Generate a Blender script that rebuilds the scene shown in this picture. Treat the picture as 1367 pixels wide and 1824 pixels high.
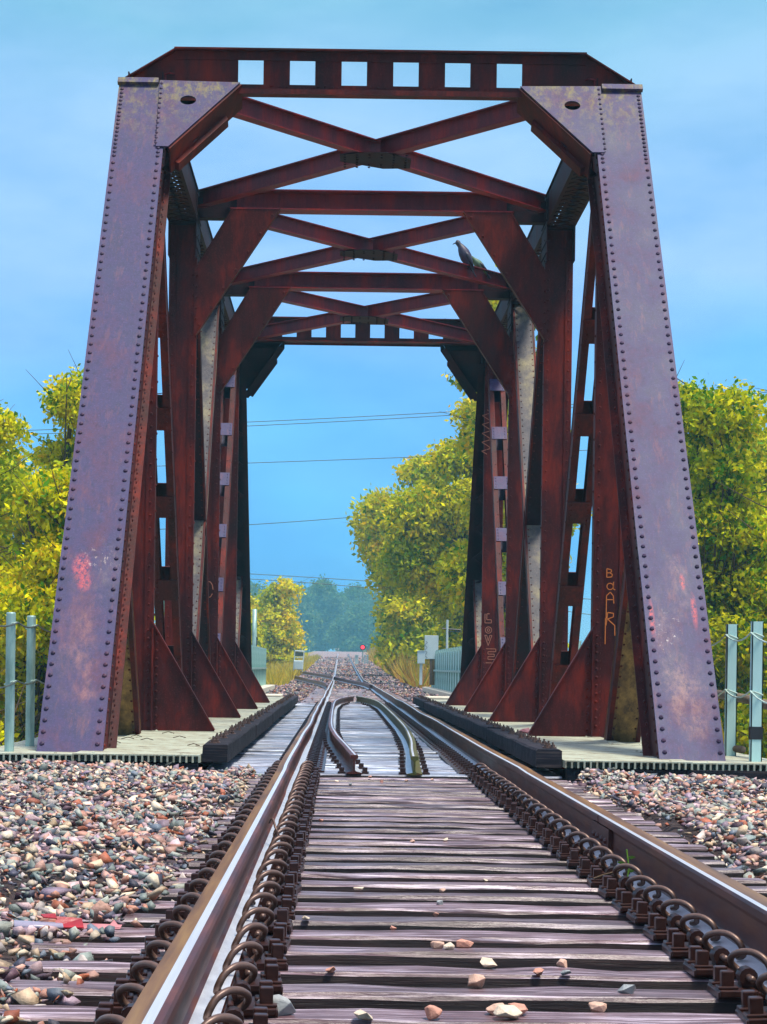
import bpy, bmesh, math, random
import numpy as np
from mathutils import Vector, Matrix

for o in list(bpy.data.objects): bpy.data.objects.remove(o)
random.seed(7); rng = np.random.default_rng(7)
R = math.radians
SC = bpy.context.scene
COL = SC.collection

# ------------------------------------------------------------------ camera, sky, sun, exposure
CAMX, CAMZ = -0.415, 0.626
FPX = 4000.0; ROLL = 0.0140
cd = bpy.data.cameras.new("camera"); cam = bpy.data.objects.new("camera", cd); COL.objects.link(cam)
cd.sensor_fit = 'VERTICAL'; cd.sensor_height = 36.0; cd.lens = 36.0*FPX/1824.0
cam.location = (CAMX, 0, CAMZ)
cam.rotation_euler = (Matrix.Rotation(R(90), 3, 'X') @ Matrix.Rotation(ROLL, 3, 'Z')).to_euler()
# the level lens is shifted up, as the photograph's upright verticals show
cd.shift_x = (683.5-606.0)/1824.0; cd.shift_y = -(912.0-1187.0)/1824.0
cd.clip_start = 0.1; cd.clip_end = 6000
SC.camera = cam
SC.view_settings.view_transform = 'Standard'; SC.view_settings.look = 'None'
SC.view_settings.exposure = 0.27; SC.view_settings.gamma = 1.0
SC.render.resolution_x = 767; SC.render.resolution_y = 1024

SUN_EL, SUN_AZ = R(72), R(125)      # high, behind the camera, veiled by thin cloud
w = bpy.data.worlds.new("World"); SC.world = w; w.use_nodes = True
nt = w.node_tree; nt.nodes.clear()
def nn(t, typ, **k):
    n = t.nodes.new(typ)
    for a, b in k.items(): setattr(n, a, b)
    return n
out = nn(nt, 'ShaderNodeOutputWorld'); bg = nn(nt, 'ShaderNodeBackground')
sky = nn(nt, 'ShaderNodeTexSky', sky_type='NISHITA'); sky.sun_disc = False
sky.sun_elevation = SUN_EL; sky.sun_rotation = SUN_AZ; sky.dust_density = 2.0
geo = nn(nt, 'ShaderNodeTexCoord'); sep = nn(nt, 'ShaderNodeSeparateXYZ')
nt.links.new(geo.outputs['Generated'], sep.inputs[0])
noi = nn(nt, 'ShaderNodeTexNoise'); noi.inputs['Scale'].default_value = 5.0; noi.inputs['Detail'].default_value = 3
mp = nn(nt, 'ShaderNodeMapping'); mp.inputs['Scale'].default_value = (1, 1, 2.2)
nt.links.new(geo.outputs['Generated'], mp.inputs[0]); nt.links.new(mp.outputs[0], noi.inputs['Vector'])
ma = nn(nt, 'ShaderNodeMath', operation='MULTIPLY_ADD'); ma.inputs[1].default_value = 0.15
nt.links.new(noi.outputs[0], ma.inputs[0])
ms = nn(nt, 'ShaderNodeMath', operation='SUBTRACT'); ms.inputs[1].default_value = 0.075
nt.links.new(sep.outputs[2], ms.inputs[0]); nt.links.new(ms.outputs[0], ma.inputs[2])
ramp = nn(nt, 'ShaderNodeValToRGB'); cr = ramp.color_ramp
stops = [(0.0, (.34, .66, .84)), (0.035, (.12, .50, .88)), (0.07, (.06, .44, .90)), (0.12, (.12, .46, .93)), (0.17, (.25, .50, .93)),
         (0.225, (.28, .53, .82)), (0.29, (.18, .47, .66)), (0.6, (.50, .58, .80)), (1.0, (.80, .80, 1.10))]
cr.elements[0].position = 0; cr.elements[0].color = (*stops[0][1], 1)
cr.elements[1].position = 1; cr.elements[1].color = (*stops[-1][1], 1)
for p, c in stops[1:-1]:
    e = cr.elements.new(p); e.color = (*c, 1)
nt.links.new(ma.outputs[0], ramp.inputs[0])
mx = nn(nt, 'ShaderNodeMix', data_type='RGBA', blend_type='ADD'); mx.inputs[0].default_value = 1.0
sc_ = nn(nt, 'ShaderNodeMix', data_type='RGBA', blend_type='MULTIPLY'); sc_.inputs[0].default_value = 1.0
sc_.inputs[7].default_value = (.25, .25, .25, 1)
nt.links.new(sky.outputs[0], sc_.inputs[6])
m10 = nn(nt, 'ShaderNodeMix', data_type='RGBA', blend_type='MULTIPLY'); m10.inputs[0].default_value = 1.0
m10.inputs[7].default_value = (8.6, 8.9, 9.2, 1)
cl = nn(nt, 'ShaderNodeTexNoise'); cl.inputs['Scale'].default_value = 7.0; cl.inputs['Detail'].default_value = 5; cl.inputs['Roughness'].default_value = .55
mp2 = nn(nt, 'ShaderNodeMapping'); mp2.inputs['Scale'].default_value = (1, 1, 2.6); mp2.inputs['Location'].default_value = (3, 1, 2)
nt.links.new(geo.outputs['Generated'], mp2.inputs[0]); nt.links.new(mp2.outputs[0], cl.inputs['Vector'])
cr2 = nn(nt, 'ShaderNodeValToRGB'); cr2.color_ramp.elements[0].position = .36; cr2.color_ramp.elements[0].color = (.74, .86, .92, 1)
cr2.color_ramp.elements[1].position = .64; cr2.color_ramp.elements[1].color = (1.30, 1.12, 1.05, 1)
nt.links.new(cl.outputs[0], cr2.inputs[0])
cm = nn(nt, 'ShaderNodeMix', data_type='RGBA', blend_type='MULTIPLY'); cm.inputs[0].default_value = 1.0
nt.links.new(ramp.outputs[0], cm.inputs[6]); nt.links.new(cr2.outputs[0], cm.inputs[7])
nt.links.new(cm.outputs[2], m10.inputs[6])
nt.links.new(sc_.outputs[2], mx.inputs[6]); nt.links.new(m10.outputs[2], mx.inputs[7])
nt.links.new(mx.outputs[2], bg.inputs[0]); bg.inputs[1].default_value = 0.10
nt.links.new(bg.outputs[0], out.inputs[0])

sd = bpy.data.lights.new("sun", 'SUN'); sd.energy = 4.4; sd.angle = R(13); sd.color = (1, .93, .80)
sun = bpy.data.objects.new("sun", sd); COL.objects.link(sun)
dirv = Vector((math.sin(SUN_AZ)*math.cos(SUN_EL), math.cos(SUN_AZ)*math.cos(SUN_EL), math.sin(SUN_EL)))
sun.rotation_euler = dirv.to_track_quat('Z', 'Y').to_euler()

# ------------------------------------------------------------------ helpers
def at(px, py, Y):
    """photo pixel + real distance -> world point (used to measure sizes off the photograph)"""
    dx, dy = px-606.0, py-1187.0
    return Vector((CAMX+(dx+dy*ROLL)*Y/FPX, Y, CAMZ-(dy-dx*ROLL)*Y/FPX))

def tag(o, label=None, cat=None, group=None, kind=None):
    if label: o['label'] = label
    if cat: o['category'] = cat
    if group: o['group'] = group
    if kind: o['kind'] = kind
    return o
def empty(name, loc=(0, 0, 0), rz=0):
    o = bpy.data.objects.new(name, None); COL.objects.link(o); o.location = loc; o.rotation_euler = (0, 0, rz)
    o.empty_display_size = .1
    return o
def copy_tree(o, parent=None):
    c = o.copy(); COL.objects.link(c)
    if parent: c.parent = parent
    for ch in [x for x in o.children]: copy_tree(ch, c)
    return c

class MB:
    def __init__(s): s.v = []; s.f = []; s.m = []
    def add(s, vs, fs, mi=0):
        b = len(s.v); s.v += [tuple(v) for v in vs]; s.f += [tuple(i+b for i in f) for f in fs]; s.m += [mi]*len(fs)
    def box(s, x0, x1, y0, y1, z0, z1, mi=0, M=None):
        vs = [Vector(p) for p in ((x0,y0,z0),(x1,y0,z0),(x1,y1,z0),(x0,y1,z0),(x0,y0,z1),(x1,y0,z1),(x1,y1,z1),(x0,y1,z1))]
        if M: vs = [M @ v for v in vs]
        s.add(vs, [(0,3,2,1),(4,5,6,7),(0,1,5,4),(1,2,6,5),(2,3,7,6),(3,0,4,7)], mi)
    def bar(s, p, q, w, h, up=(0,0,1), mi=0, ow=0, oh=0):
        """bar from p to q: w across, h along 'up'"""
        p = Vector(p); q = Vector(q); d = (q-p); L = d.length; d.normalize()
        a = d.cross(Vector(up)).normalized(); b = a.cross(d).normalized()
        M = Matrix(((a.x,d.x,b.x,p.x),(a.y,d.y,b.y,p.y),(a.z,d.z,b.z,p.z),(0,0,0,1)))
        s.box(ow-w/2, ow+w/2, 0, L, oh-h/2, oh+h/2, mi, M)
    def prism(s, poly, n, mi=0):
        """poly: 3-D points, extruded by vector n"""
        n = Vector(n); k = len(poly); vs = [Vector(p) for p in poly]; vs += [p+n for p in vs]
        fs = [tuple(range(k))[::-1], tuple(range(k, 2*k))] + [(i, (i+1) % k, k+(i+1) % k, k+i) for i in range(k)]
        s.add(vs, fs, mi)
    def tube(s, pts, r, n=8, mi=0, cap=True, up=(0.13, 0.21, 1)):
        pts = [Vector(p) for p in pts]; rs = r if hasattr(r, '__len__') else [r]*len(pts)
        rings = []; prev = None
        for i, p in enumerate(pts):
            t = (pts[min(i+1, len(pts)-1)]-pts[max(i-1, 0)]).normalized()
            if prev is None:
                a = t.cross(Vector(up)); a.normalize()
            else:
                a = (prev-t*prev.dot(t)).normalized()
            prev = a; b = t.cross(a)
            rings.append([p+(a*math.cos(2*math.pi*k/n)+b*math.sin(2*math.pi*k/n))*rs[i] for k in range(n)])
        vs = [v for rg in rings for v in rg]; fs = []
        for i in range(len(pts)-1):
            for k in range(n):
                k2 = (k+1) % n; fs.append((i*n+k, i*n+k2, (i+1)*n+k2, (i+1)*n+k))
        if cap: fs += [tuple(range(n))[::-1], tuple((len(pts)-1)*n+k for k in range(n))]
        s.add(vs, fs, mi)
    def rivet(s, p, n, r=.019, mi=0, seg=7):
        n = Vector(n).normalized(); a = n.orthogonal().normalized(); b = n.cross(a); p = Vector(p); vs = []
        for rr, hh in ((1, 0), (.8, .55)):
            vs += [p+(a*math.cos(2*math.pi*k/seg)+b*math.sin(2*math.pi*k/seg))*r*rr+n*r*hh for k in range(seg)]
        vs.append(p+n*r*.85)
        fs = [(k, (k+1) % seg, seg+(k+1) % seg, seg+k) for k in range(seg)] + [(seg+k, seg+(k+1) % seg, 2*seg) for k in range(seg)]
        s.add(vs, fs, mi)
    def rivets(s, p, q, step, n, r=.019, mi=0, inset=.06):
        p = Vector(p); q = Vector(q); L = (q-p).length; k = max(1, int((L-2*inset)/step)); d = (q-p).normalized()
        for i in range(k+1): s.rivet(p+d*(inset+i*(L-2*inset)/k), n, r, mi)
    def build(s, name, mats, parent=None, smooth=False, bevel=0):
        me = bpy.data.meshes.new(name); me.from_pydata(s.v, [], s.f)
        mats = mats if isinstance(mats, (list, tuple)) else [mats]
        for m in mats: me.materials.append(m)
        me.polygons.foreach_set('material_index', s.m)
        bm = bmesh.new(); bm.from_mesh(me); bmesh.ops.recalc_face_normals(bm, faces=bm.faces); bm.to_mesh(me); bm.free()
        if smooth: me.polygons.foreach_set('use_smooth', [True]*len(me.polygons))
        me.update()
        o = bpy.data.objects.new(name, me); COL.objects.link(o)
        if parent: o.parent = parent
        if bevel:
            b = o.modifiers.new('bevel', 'BEVEL'); b.width = bevel; b.segments = 2; b.limit_method = 'ANGLE'
        return o

def np_mesh(name, V, F, mat, colors=None, parent=None):
    """V (n,3), F (m,k) arrays; colors (n,3) per vertex -> attribute Col"""
    me = bpy.data.meshes.new(name); n, (m, k) = len(V), F.shape
    me.vertices.add(n); me.vertices.foreach_set('co', V.astype(np.float32).ravel())
    me.loops.add(m*k); me.loops.foreach_set('vertex_index', F.astype(np.int32).ravel())
    me.polygons.add(m); me.polygons.foreach_set('loop_start', np.arange(0, m*k, k, dtype=np.int32))
    try: me.polygons.foreach_set('loop_total', np.full(m, k, dtype=np.int32))
    except Exception: pass
    me.update(calc_edges=True)
    if colors is not None:
        ca = me.color_attributes.new('Col', 'FLOAT_COLOR', 'POINT')
        ca.data.foreach_set('color', np.c_[colors, np.ones(n)].astype(np.float32).ravel())
    me.materials.append(mat)
    o = bpy.data.objects.new(name, me); COL.objects.link(o)
    if parent: o.parent = parent
    return o

# ------------------------------------------------------------------ materials
def ramp_node(t, src, stops):
    r = nn(t, 'ShaderNodeValToRGB'); e = r.color_ramp.elements
    e[0].position = stops[0][0]; e[0].color = (*stops[0][1], 1); e[1].position = stops[-1][0]; e[1].color = (*stops[-1][1], 1)
    for p, c in stops[1:-1]:
        x = e.new(p); x.color = (*c, 1)
    t.links.new(src, r.inputs[0]); return r.outputs[0]
def noise(t, vec, scale, detail=5, rough=.6, stretch=(1, 1, 1), off=(0, 0, 0)):
    m = nn(t, 'ShaderNodeMapping'); m.inputs['Scale'].default_value = stretch; m.inputs['Location'].default_value = off
    t.links.new(vec, m.inputs[0])
    n = nn(t, 'ShaderNodeTexNoise'); n.inputs['Scale'].default_value = scale; n.inputs['Detail'].default_value = detail
    n.inputs['Roughness'].default_value = rough; t.links.new(m.outputs[0], n.inputs['Vector']); return n.outputs[0]
def mixc(t, fac, a, b, mode='MIX'):
    m = nn(t, 'ShaderNodeMix', data_type='RGBA', blend_type=mode)
    for i, v in ((0, fac), (6, a), (7, b)):
        if hasattr(v, 'links') or isinstance(v, bpy.types.NodeSocket): t.links.new(v, m.inputs[i])
        else: m.inputs[i].default_value = v if i == 0 else (*v, 1)
    return m.outputs[2]
def mth(t, op, a, b=None, c=None, clamp=False):
    m = nn(t, 'ShaderNodeMath', operation=op); m.use_clamp = clamp
    for i, v in enumerate((a, b, c)):
        if v is None: continue
        if isinstance(v, bpy.types.NodeSocket): t.links.new(v, m.inputs[i])
        else: m.inputs[i].default_value = v
    return m.outputs[0]
def newmat(name):
    m = bpy.data.materials.new(name); m.use_nodes = True; t = m.node_tree
    b = t.nodes['Principled BSDF']; tc = nn(t, 'ShaderNodeTexCoord')
    return m, t, b, tc.outputs['Object']
def bump(t, b, h, strength=.3, dist=.01):
    n = nn(t, 'ShaderNodeBump'); n.inputs['Strength'].default_value = strength; n.inputs['Distance'].default_value = dist
    t.links.new(h, n.inputs['Height']); t.links.new(n.outputs[0], b.inputs['Normal'])
def simple(name, cols, scale=6, rough=.6, metal=0, stretch=(1, 1, 1), bmp=.2, bdist=.005, rvar=0, spec=.5):
    m, t, b, oc = newmat(name)
    h = noise(t, oc, scale, 6, .65, stretch)
    k = len(cols); c = ramp_node(t, h, [(.3+.4*i/(k-1), cols[i]) for i in range(k)]) if k > 1 else None
    if c: t.links.new(c, b.inputs['Base Color'])
    else: b.inputs['Base Color'].default_value = (*cols[0], 1)
    if rvar:
        h2 = noise(t, oc, scale*1.7, 4, .6, stretch, (3, 1, 7))
        t.links.new(mth(t, 'MULTIPLY_ADD', h2, rvar*2, rough-rvar), b.inputs['Roughness'])
    else: b.inputs['Roughness'].default_value = rough
    b.inputs['Metallic'].default_value = metal; b.inputs['Specular IOR Level'].default_value = spec
    if bmp: bump(t, b, noise(t, oc, scale*4, 4, .6, stretch), bmp, bdist)
    return m

def blob(t, oc, c, r, soft=.6, nz=None, amp=.6):
    """noisy-edged patch mask centred at c with radii r"""
    m = nn(t, 'ShaderNodeMapping'); m.vector_type = 'TEXTURE'; m.inputs['Location'].default_value = c; m.inputs['Scale'].default_value = r
    t.links.new(oc, m.inputs[0]); l = nn(t, 'ShaderNodeVectorMath', operation='LENGTH'); t.links.new(m.outputs[0], l.inputs[0])
    d = l.outputs['Value']
    if nz is not None: d = mth(t, 'ADD', d, mth(t, 'MULTIPLY_ADD', nz, amp*2, -amp))
    return mth(t, 'MULTIPLY_ADD', d, -1/soft, 1/soft, clamp=True)

# rust-brown bridge steel
def steel(name, dark, mid, red, rough=.5, metal=.15, face=False):
    m, t, b, oc = newmat(name)
    n1 = noise(t, oc, 1.6, 6, .65, (1.6, 1.6, .55)); n2 = noise(t, oc, 9, 5, .7, (2.5, 2.5, .35), (5, 2, 1))
    n3 = noise(t, oc, 60, 3, .7)
    c = ramp_node(t, n1, [(.32, dark), (.5, mid), (.68, red)])
    c = mixc(t, mth(t, 'MULTIPLY_ADD', n2, 2.4, -1.15, clamp=True), c, tuple(x*.55 for x in dark))
    c = mixc(t, mth(t, 'MULTIPLY_ADD', n3, 3.0, -1.6, clamp=True), c, tuple(min(1, x*1.7+.02) for x in mid))
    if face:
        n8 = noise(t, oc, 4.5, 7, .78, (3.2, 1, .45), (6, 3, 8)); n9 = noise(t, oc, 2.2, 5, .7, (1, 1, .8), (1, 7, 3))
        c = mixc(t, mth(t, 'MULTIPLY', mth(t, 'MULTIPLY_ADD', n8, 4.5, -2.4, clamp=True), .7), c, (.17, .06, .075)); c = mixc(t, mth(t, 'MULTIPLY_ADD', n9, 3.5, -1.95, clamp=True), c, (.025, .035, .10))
        n10 = noise(t, oc, 14, 8, .8, (1.4, 1, .5), (3, 9, 5)); n11 = noise(t, oc, 9, 6, .75, (5, 1, .16), (8, 3, 1))
        c = mixc(t, mth(t, 'MULTIPLY', mth(t, 'MULTIPLY_ADD', n11, 6, -3.5, clamp=True), .75), c, (.055, .022, .035))
        n4 = noise(t, oc, 5, 7, .75, (1, 1, 1), (9, 9, 2)); n5 = noise(t, oc, 26, 6, .8, (1.5, 1, .6)); n6 = noise(t, oc, 3.0, 6, .7, (2.2, 1, .5), (2, 4, 7))
        # scraped, rust-bloomed patches low on the posts and lichen near the portal
        patches = [((-2.58, 18.6, .75), (.20, 1.2, .70), (.50, .22, .17), .55), ((-2.45, 18.5, .35), (.10, 1, .35), (.62, .26, .18), .6),
                   ((2.40, 18.2, .42), (.20, 1, .42), (.62, .33, .25), .75), ((2.42, 18.8, 1.35), (.12, 1, .35), (.55, .30, .24), .55),
                   ((2.28, 18.7, .9), (.14, 1, .5), (.50, .30, .26), .45), ((-2.40, 18.9, 1.45), (.18, 1, .26), (.45, .33, .28), .5),
                   ((-2.40, 20.3, 3.9), (.05, .4, .09), (.62, .3, .2), .5)]
        for cc, rr, colr, amt in patches:
            k = blob(t, oc, cc, rr, .7, n4, .9)
            k = mth(t, 'MULTIPLY', k, mth(t, 'MULTIPLY_ADD', n6, 3.4, -1.1, clamp=True))
            c = mixc(t, mth(t, 'MULTIPLY', mth(t, 'MULTIPLY', k, amt*1.0), mth(t, 'MULTIPLY_ADD', n10, 3.2, -1.15, clamp=True)), c, tuple(v*.72 for v in colr))
        reds = [((-2.62, 19.05, 1.44), (.10, .6, .15)), ((-2.58, 19.0, 1.30), (.08, .5, .1)), ((2.18, 18.8, 1.05), (.03, .6, .22)), ((2.54, 18.9, 1.12), (.032, .6, .20)), ((2.47, 19, 1.38), (.03, .6, .09))]
        for cc, rr in reds:
            k = blob(t, oc, cc, rr, .5, n5, .8)
            c = mixc(t, mth(t, 'MULTIPLY', mth(t, 'MULTIPLY', k, .75), mth(t, 'MULTIPLY_ADD', n5, 6, -2.6, clamp=True)), c, (.70, .09, .08))
        scr = mth(t, 'MULTIPLY', blob(t, oc, (2.30, 18.8, .95), (.16, 1, .22), .6, n4, .5), mth(t, 'MULTIPLY_ADD', n5, 8, -4.7, clamp=True))
        c = mixc(t, scr, c, (.75, .68, .62))
        scr = mth(t, 'MULTIPLY', blob(t, oc, (-2.50, 19.1, 1.5), (.24, 1, .14), .6, n4, .5), mth(t, 'MULTIPLY_ADD', n5, 7, -3.9, clamp=True))
        c = mixc(t, scr, c, (.62, .50, .42))
        sp = nn(t, 'ShaderNodeSeparateXYZ'); t.links.new(oc, sp.inputs[0])
        hi = mth(t, 'MULTIPLY_ADD', sp.outputs[2], 1.1, -6.45, clamp=True)
        k = mth(t, 'MULTIPLY', hi, mth(t, 'MULTIPLY_ADD', noise(t, oc, 7, 8, .8, (1.6, 1, .8), (1, 5, 3)), 5, -2.35, clamp=True))
        c = mixc(t, mth(t, 'MULTIPLY', k, .85), c, (.26, .22, .03))
    t.links.new(c, b.inputs['Base Color']); b.inputs['Metallic'].default_value = metal; b.inputs['Specular IOR Level'].default_value = .38 if face else .22
    t.links.new(mth(t, 'MULTIPLY_ADD', n1, .3, rough-.15), b.inputs['Roughness'])
    bump(t, b, mth(t, 'ADD', n2, n3), .12, .006)
    return m
M = {}
M['rust'] = steel('rust_steel', (.018, .0012, .0018), (.060, .0035, .0035), (.19, .013, .003), .6, 0)
M['shaded_rust'] = steel('shaded_steel', (.006, .002, .006), (.016, .003, .009), (.045, .006, .008), .7, 0)  # darker copy of rust; shade on down-facing and far members is in the colour
M['face'] = steel('sky_violet_weathered_steel', (.018, .020, .078), (.034, .026, .098), (.078, .030, .075), .6, .0, face=True)  # lavender sky reflection on up-facing plates is painted into this base colour
M['rivet'] = steel('rivet_steel', (.02, .012, .03), (.05, .03, .07), (.08, .03, .05), .5, .1)
M['brace'] = steel('brace_steel', (.075, .007, .014), (.155, .015, .022), (.32, .018, .010), .5, .05)
M['pale'] = steel('sky_lit_weathered_steel', (.035, .035, .050), (.095, .085, .085), (.27, .23, .13), .6, 0)  # paler steel: sky light on up-facing diagonals is put into the colour
def wornpaint():
    m, t, b, oc = newmat('ochre_worn_paint')
    n1 = noise(t, oc, 5, 7, .75, (1.5, 1, .8)); n2 = noise(t, oc, 2.2, 5, .7)
    c = ramp_node(t, n1, [(.36, (.025, .012, .010)), (.48, (.14, .075, .02)), (.62, (.30, .17, .045)), (.72, (.10, .05, .02))])
    c = mixc(t, mth(t, 'MULTIPLY_ADD', n2, 3.5, -1.6, clamp=True), c, (.05, .018, .012))
    t.links.new(c, b.inputs['Base Color']); b.inputs['Roughness'].default_value = .7; bump(t, b, n1, .2, .01); return m
M['ochre'] = wornpaint()
M['lichen_web'] = simple('streaked_web', [(.04, .02, .02), (.16, .14, .11), (.5, .46, .3)], 6, .6, 0, (2, 2, .4))
M['railside'] = simple('rusty_rail', [(.022, .004, .003), (.085, .014, .007), (.20, .050, .012)], 10, .40, .1, (1, .12, 1), .35, .003, .1)
M['railtop'] = simple('polished_rail_head', [(.66, .72, .80), (.86, .90, .95)], 30, .34, .55, (3, .05, 1), 0)
M['railgold'] = simple('worn_rail_edge', [(.06, .024, .006), (.17, .075, .018), (.28, .15, .035)], 9, .42, .15, (3, .1, 1), .15, .002)
M['railfoot'] = simple('sky_sheen_rail_foot', [(.45, .46, .52), (.72, .74, .80)], 25, .3, .3, (1, .3, 1), .15, .002)  # whitish colour stands for the sky reflected on the foot
M['moss'] = simple('mossy_rail', [(.05, .02, .008), (.075, .085, .010), (.09, .03, .010)], 12, .55, .0, (1, .5, 1), .4, .006)
M['clip'] = simple('spring_steel', [(.028, .010, .008), (.075, .028, .02)], 30, .33, .35, bmp=.2, bdist=.002)
M['clip_dry'] = simple('spring_steel_dull', [(.09, .05, .04), (.17, .10, .075)], 30, .4, .3, bmp=.2, bdist=.002)
def wood(name, cols, rough, dark=.5):
    m, t, b, oc = newmat(name)
    inf = nn(t, 'ShaderNodeObjectInfo'); cmb = nn(t, 'ShaderNodeCombineXYZ')
    t.links.new(mth(t, 'MULTIPLY', inf.outputs['Random'], 37.0), cmb.inputs[0]); t.links.new(mth(t, 'MULTIPLY', inf.outputs['Random'], 91.0), cmb.inputs[1])
    va = nn(t, 'ShaderNodeVectorMath', operation='ADD'); t.links.new(oc, va.inputs[0]); t.links.new(cmb.outputs[0], va.inputs[1]); v = va.outputs[0]
    n1 = noise(t, v, 2.0, 7, .7, (1.0, 26, 26)); n2 = noise(t, v, 2.5, 4, .6, (1, 3, 3)); n3 = noise(t, v, 5, 6, .8, (.5, 45, 45), (4, 4, 4))
    c = ramp_node(t, n1, [(.36, cols[0]), (.5, cols[1]), (.64, cols[2])])
    c = mixc(t, mth(t, 'MULTIPLY_ADD', n2, 2.5, -1.0, clamp=True), c, cols[0])
    crack = mth(t, 'MULTIPLY_ADD', n3, -10, 4.3, clamp=True)
    c = mixc(t, crack, c, (.012, .006, .006))
    bri = mth(t, 'MULTIPLY_ADD', inf.outputs['Random'], .85, .5)
    hs = nn(t, 'ShaderNodeHueSaturation'); t.links.new(bri, hs.inputs['Value']); t.links.new(c, hs.inputs['Color'])
    t.links.new(hs.outputs[0], b.inputs['Base Color'])
    t.links.new(mth(t, 'MULTIPLY_ADD', n2, .5, rough-.25, clamp=True), b.inputs['Roughness']); b.inputs['Specular IOR Level'].default_value = .7
    bump(t, b, mth(t, 'SUBTRACT', n1, crack), .5, .008); return m
M['tie'] = wood('sky_sheen_tie_wood', [(.030, .010, .009), (.135, .072, .082), (.60, .50, .58)], .36)  # lavender-white streaks are sky reflection on wet wood, painted into the colour
M['tie_side'] = wood('shaded_creosote_side', [(.008, .003, .003), (.022, .008, .007), (.06, .024, .02)], .6)  # creosote brown, painted darker for the unlit sides in the gaps
M['tie2'] = wood('sky_sheen_bridge_tie', [(.05, .04, .07), (.28, .32, .42), (.62, .72, .85)], .36)  # bluish-white tones paint the sky reflected by wet ties into the colour
M['timber'] = wood('tarred_timber', [(.008, .007, .012), (.016, .014, .028), (.10, .075, .07)], .75); M['timber'].node_tree.nodes['Principled BSDF'].inputs['Specular IOR Level'].default_value = .25
def deckm():
    m, t, b, oc = newmat('weathered_deck_plate')
    n1 = noise(t, oc, 3.5, 8, .75, (1, 1, 1)); n2 = noise(t, oc, 22, 4, .7)
    c = ramp_node(t, n1, [(.36, (.10, .07, .05)), (.46, (.34, .33, .23)), (.55, (.41, .46, .36)), (.64, (.50, .44, .28))])
    c = mixc(t, mth(t, 'MULTIPLY_ADD', n2, 5, -3.0, clamp=True), c, (.12, .08, .05))
    t.links.new(c, b.inputs['Base Color']); b.inputs['Roughness'].default_value = .6
    wv = nn(t, 'ShaderNodeTexWave'); wv.inputs['Scale'].default_value = 12; wv.bands_direction = 'X'; t.links.new(oc, wv.inputs[0])
    bump(t, b, wv.outputs[1], .25, .006); return m
M['deck'] = deckm()
M['galv'] = simple('galvanized_steel', [(.16, .27, .24), (.30, .46, .42), (.44, .62, .56)], 7, .45, .3, (1, 1, .3), .1)
M['galv_pale'] = simple('pale_painted_steel', [(.38, .62, .58), (.55, .78, .74)], 5, .5, .1, (1, 1, .3), .1)
M['black'] = simple('black_tape', [(.01, .01, .012), (.02, .02, .025)], 8, .5)
M['wire'] = simple('cable', [(.03, .05, .04), (.08, .10, .08)], 8, .5)
M['wire_pale'] = simple('pale_cable', [(.35, .5, .42), (.5, .62, .55)], 8, .5)
M['concrete'] = simple('concrete', [(.42, .38, .28), (.58, .54, .42), (.66, .62, .5)], 3, .85)
M['white'] = simple('white_paint', [(.42, .54, .54), (.55, .66, .66)], 3, .5, bmp=.05)
M['red'] = simple('red_plastic', [(.20, .008, .012), (.50, .02, .03)], 6, .25)
M['pink'] = simple('faded_pink_plastic', [(.30, .06, .07), (.6, .25, .28)], 6, .35)
M['lid'] = simple('grey_plastic', [(.2, .18, .25), (.42, .4, .5)], 6, .3)
M['bark'] = simple('bark', [(.04, .022, .012), (.11, .07, .035)], 8, .9, 0, (3, 3, .6), .5, .03)
M['polewood'] = simple('pole_wood', [(.10, .07, .05), (.2, .15, .1)], 8, .9)
M['graf'] = simple('orange_spray_paint', [(.50, .12, .02), (.65, .20, .03)], 30, .7, bmp=0)
M['graf_dim'] = simple('faded_spray_paint', [(.30, .09, .05), (.42, .16, .10)], 30, .7, bmp=0)
M['graf_grey'] = simple('grey_marker', [(.2, .25, .28), (.3, .35, .36)], 30, .7, bmp=0)

def colmat(name, rough=.75, trans=0, bmp=.5, var=.35):
    m, t, b, oc = newmat(name)
    at_ = nn(t, 'ShaderNodeVertexColor', layer_name='Col')
    n = noise(t, oc, 45, 5, .75)
    c = mixc(t, 1.0, at_.outputs[0], ramp_node(t, n, [(.3, (1-var,)*3), (.7, (1+var*.6,)*3)]), 'MULTIPLY') if bmp else at_.outputs[0]
    t.links.new(c, b.inputs['Base Color']); b.inputs['Roughness'].default_value = rough
    if bmp: bump(t, b, n, bmp, .01)
    if trans:
        o = t.nodes['Material Output']; tr = nn(t, 'ShaderNodeBsdfTranslucent'); t.links.new(c, tr.inputs[0])
        mx = nn(t, 'ShaderNodeMixShader'); mx.inputs[0].default_value = trans
        t.links.new(b.outputs[0], mx.inputs[1]); t.links.new(tr.outputs[0], mx.inputs[2]); t.links.new(mx.outputs[0], o.inputs[0])
    return m
M['stone'] = colmat('ballast_stone', .55)
M['leaf'] = colmat('leaf', .6, .38, 0); M['leaf'].node_tree.nodes['Principled BSDF'].inputs['Specular IOR Level'].default_value = .12

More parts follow.
